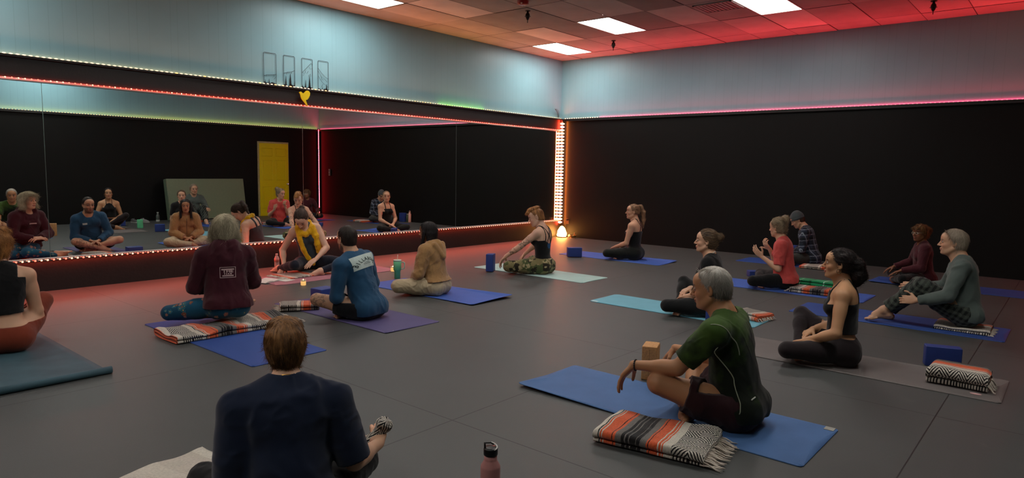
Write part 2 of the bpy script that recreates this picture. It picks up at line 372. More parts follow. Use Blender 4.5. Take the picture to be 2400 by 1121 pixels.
# ------------------------------------------------------------------ mirror wall
m_mir, nt, b = new_mat('mirror_glass')
b.inputs['Base Color'].default_value = (.80, .83, .81, 1); b.inputs['Metallic'].default_value = 1; b.inputs['Roughness'].default_value = .0
edge = plain('mirror_edge', '#9fb0aa', rough=.2, metal=.7, bump=0)
seams = [0.0, -3.09, -6.12, -9.20, -12.25, XL]
lab = ['wall mirror panel nearest the glowing corner', 'wall mirror panel reflecting the woman in a beige hoodie\'s side of the far wall', 'wall mirror panel reflecting the yellow door and green panel', 'wall mirror panel at the left frame edge beyond a thin seam', 'wall mirror panel left of the frame']
lab[1] = 'wall mirror panel between the two right-hand seams, above the woman in a beige hoodie'
for k in range(5):
    r = empty('wall_mirror', ((seams[k]+seams[k+1])/2, 0.03, 0)); tag(r, lab[k], 'mirror', 'floor-length mirror panels')
    hw = (seams[k]-seams[k+1])/2-.001
    MB().box((-hw, 0, .335), (hw, .006, 2.225)).build('glass', m_mir, r)
    MB().box((-hw-.0005, -.001, .335), (-hw+.0015, .0, 2.22)).build('bevelled_edge', edge, r); MB().box((hw-.0015, -.001, .335), (hw+.0005, 0, 2.22)).build('bevelled_edge', edge, r)
# beam above, kickboard below
r = empty('black_beam', (0, 0, 0)); tag(r, 'black wooden beam above the mirrors, edged with lights', 'beam')
MB().box((XL, 0, 2.225), (-.001, WALL_Y, 2.44)).build('fascia', blackwood, r)
MB().box((XL, -.035, 2.425), (-.001, WALL_Y, 2.445)).build('shelf', blackwood, r)
MB().box((XL, -.012, 2.195), (-.001, .028, 2.21)).build('white_edging', plain('pale_edging', '#c9b2ac', rough=.5, bump=0), r)
r = empty('kickboard', (0, 0, 0)); tag(r, 'black scuffed kickboard running along the floor under the mirrors', 'kickboard')
MB().box((XL, 0, 0), (-.001, .03, .325)).build('board', plain('scuffed_black', '#161110', rough=.55, var=.45, nscale=3.5, bump=.4, bscale=30), r)
MB().box((XL, -.012, .345), (-.001, .03, .353)).build('pale_edging', MATS['pale_edging'], r)

# ------------------------------------------------------------------ led strips: a tape and its beads
def emis(name, col, st):
    if name in MATS: return MATS[name]
    m_, nt_, b_ = new_mat(name); b_.inputs['Base Color'].default_value = (.5, .5, .5, 1)
    b_.inputs['Emission Color'].default_value = (*col, 1); b_.inputs['Emission Strength'].default_value = st
    m_.cycles.emission_sampling = 'NONE'
    MATS[name] = m_; return m_
tape = plain('led_tape', '#8c7f78', rough=.4, bump=0)
def bead_mesh(r, mat):
    me = bpy.data.meshes.new('led_bead'); b_ = MB().lathe([(r*.55, -r*.8), (r*.95, -r*.35), (r, 0), (r*.9, r*.4), (r*.5, r*.8)], n=8)
    me.from_pydata(b_.v, [], b_.f); me.materials.append(mat); me.polygons.foreach_set('use_smooth', np.ones(len(me.polygons), bool)); return me
def led_strip(label, a, b, step, rad, matf, tapebox, near=None, lim=100, bsc=None):
    r = empty('led_strip', a); tag(r, label, 'light strip')
    MB().box(*tapebox).build('tape', tape, r)
    a, b = V3(*a), V3(*b); L_ = np.linalg.norm(b-a); n = int(L_/step); d = (b-a)/L_
    pts = [a+d*step*(k+.5) for k in range(n)]
    order = sorted(range(n), key=lambda k: np.linalg.norm(pts[k]-V3(*(near if near is not None else CAM))))
    own = set(order[:lim]); rest = {}; meshes = {}
    for k in range(n):
        mt = matf(k, pts[k])
        if k in own:
            if mt.name not in meshes: meshes[mt.name] = bead_mesh(rad, mt)
            o_ = bpy.data.objects.new('led_bead', meshes[mt.name]); COL.objects.link(o_); o_.parent = r; o_.location = pts[k]-a
            if bsc: o_.scale = bsc
        else: rest.setdefault(mt.name, (mt, []))[1].append(pts[k]-a)
    if rest:
        vs_, fs_, mi = [], [], []
        me = bpy.data.meshes.new('led_beads')
        for q_, (mt, ps) in enumerate(rest.values()):
            me.materials.append(mt)
            for p in ps:
                t_ = MB().lathe([(rad*.55, -rad*.8), (rad, 0), (rad*.5, rad*.8)], c=tuple(p), n=6); o0 = len(vs_)
                vs_ += t_.v; fs_ += [tuple(i+o0 for i in f_) for f_ in t_.f]; mi += [q_]*len(t_.f)
        me.from_pydata(vs_, [], fs_); me.polygons.foreach_set('material_index', np.array(mi, np.int32)); me.update()
        o_ = bpy.data.objects.new('led_beads', me); COL.objects.link(o_); o_.parent = r; o_['kind'] = 'stuff'
    return r
e_warm = emis('led_warm', (1.0, .70, .44), 1.45); e_or = emis('led_amber', (1.0, .45, .12), 2.6); e_green = emis('led_green', (.45, 1.0, .10), 2)
e_red = emis('led_red', (1.0, .10, .05), 3); e_redw = emis('led_red_pale', (1.0, .36, .22), 3); e_pink = emis('led_pink', (1.0, .15, .22), 1.7)
e_yel = emis('led_yellow', (1.0, .74, .26), 1.4); e_cr = emis('led_crimson', (1.0, .10, .10), 5); e_fire = emis('led_fire', (1.0, .50, .22), 7)
e_pinkw = emis('led_rose', (1.0, .36, .34), 5)
rb = random.Random(2)
def m_top(k, p):
    if -3.55 < p[0] < -2.2 and (k % 7 < 3): return e_green
    return e_or if rb.random() < .12 else e_warm
led_strip('warm white light strip on top of the beam above the mirrors', (-12.4, -.018, 2.452), (-.04, -.018, 2.452), .056, .0095, m_top, ((-.0, -.006, -.006), (12.36, .006, -.003)), near=(-8.5, 0, 2), bsc=(1.9, 1, .95))
led_strip('red light strip under the beam along the mirrors\' upper edge', (-12.4, -.006, 2.217), (-.04, -.006, 2.217), .056, .0085, lambda k, p: e_redw if rb.random() < .3 else e_red, ((0, -.004, -.006), (12.36, .005, -.004)), near=(-8.5, 0, 2))
led_strip('orange red light strip under the mirrors along the kickboard top', (-12.4, -.008, .335), (-.04, -.008, .335), .056, .0095, lambda k, p: e_redw if (rb.random() < .55 or p[0] > -3) else e_red, ((0, -.002, -.004), (12.36, .005, .004)), near=(-8.5, 0, .3), bsc=(1.15, 1, 1.15))
led_strip('pink red light strip along the top of the black far wall', (-.028, -.05, 2.452), (-.028, OPP+.06, 2.452), .056, .0095, lambda k, p: e_pink if p[1] < -.9 else e_fire, ((-.006, -(-OPP-.11), -.006), (.006, 0, -.003)), near=(0, -6, 2.4), bsc=(1, 1.5, .9))
led_strip('yellow light strip along the opposite wall seen in the mirror', (-12.4, OPP+.03, 2.452), (-.06, OPP+.03, 2.452), .056, .010, lambda k, p: e_yel, ((0, -.006, -.006), (12.34, .006, -.003)), near=(-4, OPP, 2.4), bsc=(1.5, 1, .9))
led_strip('upright glowing light strip in the corner of mirror wall and far wall', (-.045, -.012, .27), (-.045, -.012, 2.44), .066, .020, lambda k, p: e_fire if k % 3 else e_pinkw, ((-.008, -.004, 0), (.030, .008, 2.16)), bsc=(2.4, 2.8, 1.15))
led_strip('upright crimson light strip in the far corner seen in the mirror', (-.04, OPP+.04, .02), (-.04, OPP+.04, 2.44), .05, .011, lambda k, p: e_redw, ((-.006, -.01, 0), (.01, .006, 2.42)))

# ------------------------------------------------------------------ things on the walls
blackm = plain('black_metal', '#1b2226', rough=.45, metal=.3, bump=0)
def art(x0, x1, label, ridge, trees, extra=()):
    r = empty('wall_art', ((x0+x1)/2, .04, 2.445)); tag(r, label, 'wall art', 'mountain panels above the mirrors')
    w2 = (x1-x0)/2; h = .425
    MB().tube([(-w2, 0, 0), (-w2, 0, h-.01), (-w2+.01, 0, h), (w2-.01, 0, h), (w2, 0, h-.01), (w2, 0, 0)], .0028, n=6).build('frame', blackm, r)
    q = MB().tube([(-w2+2*w2*t, 0, z*h) for t, z in ridge], .0022, n=6)
    for e_ in extra: q.tube([(-w2+2*w2*t, 0, z*h) for t, z in e_], .0016, n=5)
    q.build('mountain_ridge', blackm, r)
    q = MB()
    for t, z, ww in trees:
        cx = -w2+2*w2*t; n_ = 5; pl = []; pr = []
        for k in range(n_):
            za = h*z*(k/n_); zb = h*z*((k+1)/n_); wa = ww*w2*(1-k/n_)*1.0; wb = ww*w2*(1-(k+1)/n_)*1.15
            pr += [(cx+wa, za), (cx+wb*.75, zb)]; pl += [(cx-wa, za), (cx-wb*.75, zb)]
        q.prism([(max(-w2, min(w2, a_)), z_) for a_, z_ in pr+pl[::-1]], 1, -.002, .002)
    q.prism([(-w2, 0), (w2, 0), (w2, .03), (w2*.3, .045), (-w2*.2, .02), (-w2, .04)], 1, -.002, .002)
    q.build('pine_trees', blackm, r)
art(-6.68, -6.50, 'black metal mountain outline, leftmost of four above the yellow dove', [(0, .28), (.2, .31), (.8, .34), (1, .37)], [(.1, .17, .12), (.42, .2, .12), (.75, .1, .06)], [[(.8, .35), (.82, .28), (.7, .26)], [(.95, .28), (.8, .2)], [(.2, .31), (.15, .26)]])
art(-6.39, -6.22, 'black metal mountain outline with the tallest dark pines, second from left', [(0, .43), (.35, .48), (.65, .5), (1, .56)], [(.2, .36, .16), (.6, .46, .26), (.98, .22, .14)], [[(.35, .48), (.25, .4)], [(.5, .49), (.42, .42)], [(.7, .5), (.72, .44)]])
art(-6.11, -5.94, 'black metal mountain outline with the snowy peak at its right, third from left', [(0, .52), (.4, .68), (.75, .82), (.88, .87), (1, .8)], [(.35, .3, .14), (.72, .46, .22), (.05, .14, .1)], [[(.1, .55), (.2, .5), (.1, .42)], [(.35, .62), (.3, .52)], [(.6, .6), (.45, .52)], [(.6, .45), (.8, .52), (.85, .44)], [(.7, .75), (.75, .68), (1, .7)]])
art(-5.85, -5.68, 'black metal mountain outline sloping down to the right, rightmost of four', [(0, .75), (.3, .62), (.65, .5), (1, .43)], [(.42, .16, .09), (.82, .26, .2)], [[(0, .66), (.3, .48), (.6, .42), (.9, .32)], [(0, .5), (.4, .3), (.8, .2), (1, .16)], [(.3, .5), (.35, .4), (.5, .38)], [(.5, .25), (.3, .15)]])
# dove
dv = [(-.085, .068), (-.073, .078), (-.055, .083), (-.035, .070), (-.022, .060), (-.005, .072), (.015, .092), (.035, .104), (.055, .107), (.075, .098), (.086, .080), (.088, .06), (.082, .055), (.083, .038), (.074, .034), (.074, .016), (.063, .014), (.062, -.002), (.05, -.004), (.046, -.018), (.03, -.02), (.018, -.028), (.03, -.055), (.043, -.088), (.048, -.10), (.038, -.104), (.022, -.09), (.0, -.066), (-.022, -.042), (-.045, -.018), (-.06, .01), (-.065, .035), (-.07, .052)]
r = empty('dove_sign', (-6.13, -.045, 2.315)); tag(r, 'yellow cut-out dove on the black beam below the mountain outlines', 'dove sign')
MB().prism(dv, 1, -.006, .006).build('bird', plain('yellow_paint', '#e8c400', rough=.5, bump=0, var=.03), r)
# feather on the ledge by the corner
r = empty('feather_ornament', (-.22, -.005, 2.445)); tag(r, 'small black feather ornament standing on the ledge in the corner', 'ornament')
sp_ = [(.05, 0, 0), (.045, 0, .06), (.02, 0, .12), (-.03, 0, .17), (-.075, 0, .19)]
q = MB().tube(sp_, .004, n=6)
for k in range(11):
    t = .12+k*.075; i0 = min(3, int(t*4)); u = t*4-i0; p = Vector(sp_[i0]).lerp(Vector(sp_[i0+1]), min(1, u))
    ln_ = .035*math.sin(math.pi*min(1, t+.05))+.008
    q.tube([p, p+Vector((-ln_, 0, ln_*.4-.012))], .003, n=5); q.tube([p, p+Vector((ln_, 0, ln_*.9))], .003, n=5)
q.build('feather', blackm, r)
# switch plate (seen in the mirror) and outlet with plug
wp = plain('grey_plate', '#8d8b86', rough=.4, bump=0)
r = empty('light_switch', (0, -8.22, 1.215)); tag(r, 'grey switch plate on the far wall, seen in the mirror', 'light switch')
MB().box((-.008, -.037, -.095), (0, .037, .095), bev=.002).build('plate', wp, r)
for z_ in (.03, -.06): MB().box((-.014, -.012, z_), (-.007, .012, z_+.03)).build('switch', plain('switch_dark', '#222222', bump=0), r)
r = empty('wall_outlet', (0, -.19, .335)); tag(r, 'wall outlet with a dark plug beside the glowing lamp', 'outlet')
MB().box((-.007, -.036, -.058), (0, .036, .058), bev=.002).build('plate', plain('outlet_brown', '#33241d', rough=.4, bump=0), r)
q = MB(); q.box((-.045, -.02, .012), (-.006, .02, .042), bev=.004); q.tube([(-.045, 0, .025), (-.06, .01, -.01), (-.05, .03, -.09), (-.03, .05, -.2), (-.03, .04, -.33)], .003); q.build('plug', plain('plug_black', '#0d0b0a', bump=0), r)
# skirting at the opposite wall is absent; the yellow door
r = empty('door_1', (-1.47, OPP, 0)); r['kind'] = 'structure'
yel = plain('door_yellow', '#e0c800', rough=.45, var=.03, bump=.1, bscale=60)
MB().box((-.475, 0, 0), (.455, .02, 2.03)).build('door_frame', plain('raw_wood_edge', '#a89c74', rough=.7, var=.2, bump=.3, bscale=50), r)
q = MB(); xs = [-.43, -.355, -.055, .045, .345, .42]; zs = [0, .22, .86, 1.02, 1.50, 1.62, 1.84, 1.985]
q.box((-.43, 0, 0), (.435, .035, 1.985))
for xa, xb in ((-.355, -.05), (.05, .355)):
    for za, zb in ((.22, .80), (.98, 1.52), (1.64, 1.85)):
        q.tube([(xa, .036, za), (xb, .036, za), (xb, .036, zb), (xa, .036, zb)], .009, n=4, closed=True)
        q.box((xa+.035, .03, za+.035), (xb-.035, .042, zb-.035))
q.build('door_leaf', yel, r)
MB().lathe([(.0, .0), (.026, .0), (.028, .006), (.012, .012), (.012, .03), (.026, .045), (.028, .055), (.02, .066), (.0, .07)], n=18, M=Matrix.Translation((.395, .035, .87)) @ Matrix.Rotation(-math.pi/2, 4, 'X')).build('door_knob', plain('chrome', '#dddddd', rough=.15, metal=1, bump=0), r, smooth=True)
# green folding mat leaning on the opposite wall
gp = plain('sage_vinyl', '#738066', rough=.5, var=.05, bump=.05)
r = empty('leaning_panel', (-3.42, -8.34, 0), RAD(-5.5)); tag(r, 'big sage green padded panel leaning on the opposite wall, seen in the mirror', 'padded panel')
Mx = Matrix.Rotation(RAD(8), 4, 'X')
MB().box((-1.05, -.14, .02), (1.0, 0, 1.03), M=Mx, bev=.01).build('panel', gp, r)
MB().box((-1.062, -.13, .03), (-1.048, -.01, 1.02), M=Mx).build('end_face', plain('sage_dark', '#5b6a58', rough=.5, bump=0), r)  # darker sheet over the panel's end face
# ------------------------------------------------------------------ implicit-surface modelling
def nrm(v): v = np.asarray(v, float); return v/(np.linalg.norm(v)+1e-12)
def Rx(a): a = RAD(a); return np.array([[1, 0, 0], [0, math.cos(a), -math.sin(a)], [0, math.sin(a), math.cos(a)]])
def Ry(a): a = RAD(a); return np.array([[math.cos(a), 0, math.sin(a)], [0, 1, 0], [-math.sin(a), 0, math.cos(a)]])
def Rz(a): a = RAD(a); return np.array([[math.cos(a), -math.sin(a), 0], [math.sin(a), math.cos(a), 0], [0, 0, 1]])
class P:
    """primitive: cap(sule), ell(ipsoid)"""
    def __init__(s, kind, tag, k, **kw): s.kind = kind; s.tag = tag; s.k = k; s.op = kw.pop('op', 'add'); s.__dict__.update(kw)
    def copy(s, **kw): q = P.__new__(P); q.__dict__.update(s.__dict__); q.__dict__.update(kw); return q
    def grow(s, t):
        if s.kind == 'cap': return s.copy(ra=s.ra+t, rb=s.rb+t)
        return s.copy(r=s.r+t)
    def part(s, t0, t1, flat=True):
        a = s.a+(s.b-s.a)*t0; b = s.a+(s.b-s.a)*t1; ra = s.ra+(s.rb-s.ra)*t0; rb = s.ra+(s.rb-s.ra)*t1
        return s.copy(a=a, b=b, ra=ra, rb=rb, fb=flat and t1 < 1.0, fa=flat and t0 > 0.0)
    def bbox(s):
        if s.kind == 'cap': return np.minimum(s.a-s.ra, s.b-s.rb), np.maximum(s.a+s.ra, s.b+s.rb)
        m = np.sqrt(((s.R*s.r)**2).sum(1)); return s.c-m, s.c+m
    def dist(s, X, Y, Z):
        if s.kind == 'cap':
            ba = (s.b-s.a).astype(np.float32); L2 = float(ba@ba)+1e-9
            px, py, pz = X-np.float32(s.a[0]), Y-np.float32(s.a[1]), Z-np.float32(s.a[2])
            t = (px*ba[0]+py*ba[1]+pz*ba[2])/L2; h = np.clip(t, 0, 1)
            d = np.sqrt((px-ba[0]*h)**2+(py-ba[1]*h)**2+(pz-ba[2]*h)**2)-(s.ra+(s.rb-s.ra)*h)
            L = math.sqrt(L2)
            if getattr(s, 'fb', False): d = np.maximum(d, (t-1)*L)
            if getattr(s, 'fa', False): d = np.maximum(d, -t*L)
            return d
        px, py, pz = X-np.float32(s.c[0]), Y-np.float32(s.c[1]), Z-np.float32(s.c[2]); R = s.R.astype(np.float32)
        q = [px*R[0, i]+py*R[1, i]+pz*R[2, i] for i in range(3)]
        k0 = np.sqrt(sum((q[i]/s.r[i])**2 for i in range(3))); k1 = np.sqrt(sum((q[i]/s.r[i]**2)**2 for i in range(3)))+1e-6
        return k0*(k0-1)/k1
I3 = np.eye(3)
def cap(a, b, ra, rb, tag='', k=.02, **kw): return P('cap', tag, k, a=np.array(a, float), b=np.array(b, float), ra=ra, rb=rb, **kw)
def ell(c, r, tag='', k=.02, R=I3, **kw): return P('ell', tag, k, c=np.array(c, float), r=np.array(r, float), R=np.array(R, float), **kw)
def clip(fn): return P('clip', '', 0, op='clip', fn=fn)
def halfspace(p, n):
    p = np.array(p, float); n = nrm(n); return clip(lambda X, Y, Z: (X-p[0])*n[0]+(Y-p[1])*n[1]+(Z-p[2])*n[2])
def surface(prims, h):
    """smooth union of primitives -> surface-nets mesh (verts, quads)"""
    adds = [p for p in prims if p.op == 'add']
    lo = np.min([p.bbox()[0] for p in adds], 0)-3*h-.008; hi = np.max([p.bbox()[1] for p in adds], 0)+3*h+.008
    n = np.ceil((hi-lo)/h).astype(int)+1
    ax = [(lo[i]+h*np.arange(n[i])).astype(np.float32) for i in range(3)]
    D = np.full(n, 0.5, np.float32)
    G = (ax[0][:, None, None], ax[1][None, :, None], ax[2][None, None, :])
    for p in prims:
        if p.op == 'clip': D = np.maximum(D, p.fn(*G)).astype(np.float32); continue
        b0, b1 = p.bbox(); m = p.k+2.5*h+.004
        i0 = np.maximum(0, np.floor((b0-m-lo)/h).astype(int)); i1 = np.minimum(n, np.ceil((b1+m-lo)/h).astype(int)+1)
        if np.any(i1 <= i0): continue
        sl = tuple(slice(i0[i], i1[i]) for i in range(3))
        d = p.dist(ax[0][sl[0]][:, None, None], ax[1][sl[1]][None, :, None], ax[2][sl[2]][None, None, :])
        a = D[sl]; k = p.k
        if p.op == 'add':
            hh = np.clip(.5+.5*(a-d)/k, 0, 1); D[sl] = a*(1-hh)+d*hh-k*hh*(1-hh)
        else:
            d = -d; hh = np.clip(.5-.5*(a-d)/k, 0, 1); D[sl] = a*(1-hh)+d*hh+k*hh*(1-hh)
    return nets(D, lo, h)
def nets(D, lo, h):
    S_ = D < 0
    c = [S_[i:S_.shape[0]-1+i, j:S_.shape[1]-1+j, k:S_.shape[2]-1+k] for i in (0, 1) for j in (0, 1) for k in (0, 1)]
    al = c[0].copy(); an = c[0].copy()
    for q in c[1:]: al &= q; an |= q
    act = an & ~al; I = np.argwhere(act); nv = len(I)
    idx = np.full(act.shape, -1, np.int32); idx[act] = np.arange(nv, dtype=np.int32)
    acc = np.zeros((nv, 3), np.float32); cnt = np.zeros(nv, np.float32)
    cor = [(i, j, k) for i in (0, 1) for j in (0, 1) for k in (0, 1)]
    val = {q: D[I[:, 0]+q[0], I[:, 1]+q[1], I[:, 2]+q[2]] for q in cor}
    for q in cor:
        for a in range(3):
            if q[a] == 0:
                r = list(q); r[a] = 1; r = tuple(r); v0, v1 = val[q], val[r]; m = (v0 < 0) != (v1 < 0)
                t = v0[m]/(v0[m]-v1[m]); p = np.tile(np.array(q, np.float32), (m.sum(), 1)); p[:, a] = t
                acc[m] += p; cnt[m] += 1
    V = (I+acc/cnt[:, None])*h+lo
    F = []
    for a in range(3):
        b, c_ = (a+1) % 3, (a+2) % 3
        s0 = [slice(None)]*3; s1 = [slice(None)]*3; s0[a] = slice(0, -1); s1[a] = slice(1, None)
        A, B = S_[tuple(s0)], S_[tuple(s1)]; E = np.argwhere(A != B)
        E = E[(E[:, b] > 0) & (E[:, c_] > 0) & (E[:, b] < D.shape[b]-1) & (E[:, c_] < D.shape[c_]-1)]
        if not len(E): continue
        def cell(db, dc):
            q = E.copy(); q[:, b] -= db; q[:, c_] -= dc; return idx[q[:, 0], q[:, 1], q[:, 2]]
        Q = np.stack([cell(1, 1), cell(0, 1), cell(0, 0), cell(1, 0)], 1)
        ins = A[E[:, 0], E[:, 1], E[:, 2]]; Q[~ins] = Q[~ins][:, ::-1]
        F.append(Q)
    F = np.concatenate(F); F = F[(F >= 0).all(1)]
    return V.astype(np.float64), F
def vnormals(V, F):
    n = np.cross(V[F[:, 2]]-V[F[:, 0]], V[F[:, 3 if F.shape[1] > 3 else 1]]-V[F[:, 1 if F.shape[1] > 3 else 0]])
    o = np.zeros_like(V)
    for i in range(F.shape[1]): np.add.at(o, F[:, i], n)
    return o/(np.linalg.norm(o, axis=1, keepdims=True)+1e-12)
def wnoise(Pt, sc, seed, oct_=3):
    """smooth value noise, numpy"""
    out = np.zeros(len(Pt)); amp = 1.0; tot = 0
    for o in range(oct_):
        q = Pt*sc*(2**o)+seed*7.31+o*13.7; i = np.floor(q).astype(np.int64); f = q-i; f = f*f*(3-2*f)
        def hsh(dx, dy, dz):
            n_ = (i[:, 0]+dx)*73856093 ^ (i[:, 1]+dy)*19349663 ^ (i[:, 2]+dz)*83492791 ^ (seed*2654435)
            n_ = (n_ ^ (n_ >> 13))*1274126177 & 0x7fffffff; return ((n_ ^ (n_ >> 16)) & 0xffff)/65535.0
        def lp(a, b, t): return a+(b-a)*t
        x = f[:, 0]; y = f[:, 1]; z = f[:, 2]
        v = lp(lp(lp(hsh(0, 0, 0), hsh(1, 0, 0), x), lp(hsh(0, 1, 0), hsh(1, 1, 0), x), y), lp(lp(hsh(0, 0, 1), hsh(1, 0, 1), x), lp(hsh(0, 1, 1), hsh(1, 1, 1), x), y), z)
        out += amp*(v-.5)*2; tot += amp; amp *= .5
    return out/tot
def wrinkle(V, F, amp, sc, seed, stretch=(1, 1, .55)):
    """cloth folds: narrow curved ridges along the zero lines of warped noise"""
    if amp <= 0: return V
    n = vnormals(V, F); st = np.array(stretch); out = np.zeros(len(V)); rg_ = np.random.default_rng(seed)
    for j, (s_, a_, wd_) in enumerate(((.75, 1.0, .16), (1.3, .8, .15), (2.4, .45, .2))):
        ang = rg_.uniform(-45, 45); Rr = Rx(rg_.uniform(-30, 30))@Ry(ang); q = (V@Rr.T)*st
        w1 = np.stack([wnoise(q, sc*.5, seed+k+j*3, 2) for k in range(3)], 1)*.10
        nn = wnoise(q+w1, sc*s_, seed+5+j*7, 2); m_ = .35+.65*np.clip(.5+1.6*wnoise(V, 4.5, seed+31+j, 2), 0, 1)
        out += a_*m_*(np.exp(-(nn/wd_)**2)-.45)
    return V+n*(amp*out)[:, None]

# ------------------------------------------------------------------ people
def ik(s, t, l1, l2, pole):
    s = np.array(s, float); t = np.array(t, float); d = np.linalg.norm(t-s); mx = (l1+l2)*.998
    if d > mx: t = s+(t-s)/d*mx; d = mx
    u = (t-s)/d; a = (l1*l1-l2*l2+d*d)/(2*d); hgt = math.sqrt(max(0, l1*l1-a*a))
    p = np.array(pole, float); p = p-u*(p@u); p = nrm(p); return s+u*a+p*hgt, t
def hand_prims(W, d, n, left, curl, sc, spread=1.0, thumb=.5):
    d = nrm(d); n = np.array(n, float); n = nrm(n-d*(n@d)); s = np.cross(n, d) if left else np.cross(d, n)
    pr = [ell(W+d*.052*sc, np.array([.046, .038, .0155])*sc, 'H', .012, np.stack([d, s, n], 1))]
    off = [.029, .0095, -.0095, -.027]; kl = [.088, .093, .088, .078]; fl = [.95, 1.05, .98, .8]; cu = curl if isinstance(curl, (list, tuple)) else [curl]*4
    for i in range(4):
        K = W+(d*kl[i]+s*off[i])*sc; pr.append(cap(W+(d*.015+s*off[i]*.55)*sc, K, .0125*sc, .0105*sc, 'H', .010))
        a = cu[i]*.45; fan = (1.5-i)*.05*spread; p = K
        for j, (L_, r_) in enumerate(((.043, .0088), (.027, .0078), (.021, .0070))):
            a += (0 if j == 0 else cu[i]*.5)
            dd = nrm((d+s*fan)*math.cos(a)+n*math.sin(a)); q = p+dd*L_*fl[i]*sc
            pr.append(cap(p, q, (r_+.0006)*sc, r_*sc, 'H', .004)); p = q
    T0 = W+(d*.018+s*.022)*sc; d1 = nrm(s*.75+d*.62+n*(.25+thumb*.4)); T1 = T0+d1*.045*sc; d2 = nrm(d*.85+s*.45+n*(.1+thumb*.5)); T2 = T1+d2*.032*sc; T3 = T2+nrm(d*.9+s*.15+n*thumb)*.025*sc
    pr += [cap(T0, T1, .0145*sc, .0115*sc, 'H', .010), cap(T1, T2, .011*sc, .0095*sc, 'H', .004), cap(T2, T3, .0095*sc, .008*sc, 'H', .004)]
    return pr
def foot_prims(A, d, u, left, sc):
    d = nrm(d); u = np.array(u, float); u = nrm(u-d*(u@d)); s = np.cross(u, d)*(-1 if left else 1)  # big-toe side
    pr = [cap(A, A-d*.028*sc-u*.042*sc, .034*sc, .029*sc, 'G', .02), cap(A+d*.01*sc, A+(d*.085-u*.028)*sc, .034*sc, .027*sc, 'G', .025),
          cap(A-d*.03*sc-u*.05*sc, A+(d*.12-u*.054+s*.02)*sc, .022*sc, .021*sc, 'G', .02), cap(A+(d*.05-u*.04)*sc, A+(d*.115-u*.056-s*.026)*sc, .025*sc, .018*sc, 'G', .02)]
    for i in range(5):
        o = .030-.0155*i; b = A+(d*(.128-.009*i)-u*.058+s*o)*sc; r = (.0125, .0095, .009, .0085, .008)[i]*sc
        pr.append(cap(b-d*.02*sc, b+d*(.034-.003*i)*sc-u*.004*sc, r*1.05, r, 'G', .005))
    return pr
def head_prims(C, R, sc, male):
    def T(x, y, z): return C+R@(np.array([x, y, z])*sc)
    def E(x, y, z, a, b, c, k=.02, op='add', tag='K', rr=None): return ell(T(x, y, z), np.array([a, b, c])*sc, tag, k*sc, R if rr is None else R@rr, op=op)
    def Cp(a, b, ra, rb, k=.01, op='add', tag='K'): return cap(T(*a), T(*b), ra*sc, rb*sc, tag, k*sc, op=op)
    jw = 1.1 if male else 1.0
    p = [E(-.010, 0, .030, .094, .073, .083), E(.030, 0, -.028, .060, .056*jw, .082, .03), E(.045, 0, -.076, .040, .040*jw, .034, .03),
         E(.075, 0, -.100, .016*jw, .020, .015, .018), E(.058, 0, .045, .036, .056, .040, .03), E(.070, 0, .020, .018, .046, .010, .016)]
    for s in (-1, 1):
        p += [E(.060, s*.036, -.028, .022, .020, .022, .02), Cp((.0, s*.052*jw, -.055), (.055, s*.026*jw, -.098), .016, .013, .02)]
    p += [E(.092, s*.032, .002, .014, .019, .0115, .012, 'sub') for s in (-1, 1)]
    p += [E(.0785, s*.0315, .001, .0115, .0145, .0095, .004) for s in (-1, 1)]
    p += [Cp((.087, 0, .012), (.109, 0, -.026), .0075, .0095, .010), E(.113, 0, -.031, .0095, .0095, .0085, .006)]
    p += [E(.098, s*.0115, -.034, .0105, .0075, .0075, .006) for s in (-1, 1)]
    p += [E(.094, 0, -.060, .0085, .023, .0055, .006), E(.091, 0, -.071, .0090, .020, .0065, .005), E(.104, 0, -.0655, .012, .020, .0016, .003, 'sub')]
    for s in (-1, 1):
        ra = Rz(s*-18)@Ry(-12)
        p += [E(-.006, s*.074, -.004, .0185, .0065, .032, .006, tag='K', rr=Rz(s*-22)@Ry(12)), E(-.002, s*.081, .0, .009, .006, .017, .004, 'sub', rr=Rz(s*-22)@Ry(12)), E(-.003, s*.073, -.030, .008, .005, .008, .004)]
    return p
SK = {'fair': '#c79a7c', 'light': '#cfa184', 'pale': '#d6ab92', 'tan': '#b3805c', 'olive': '#b98a66', 'brown': '#7c5038'}
eye_m = None
def eye_mat():
    if 'eye_white' in MATS: return MATS['eye_white']
    m_, nt_, b_ = new_mat('eye_white'); L = nt_.links.new
    tc = N(nt_, 'ShaderNodeTexCoord'); sp = N(nt_, 'ShaderNodeSeparateXYZ'); L(tc.outputs['Object'], sp.inputs[0])
    g_ = N(nt_, 'ShaderNodeMath', operation='GREATER_THAN'); g_.inputs[1].default_value = .0090; L(sp.outputs['X'], g_.inputs[0])
    mx = N(nt_, 'ShaderNodeMix', data_type='RGBA'); mx.inputs[6].default_value = (.38, .35, .33, 1); mx.inputs[7].default_value = (.02, .012, .01, 1); L(g_.outputs[0], mx.inputs[0]); L(mx.outputs[2], b_.inputs['Base Color'])
    b_.inputs['Roughness'].default_value = .15; MATS['eye_white'] = m_; return m_

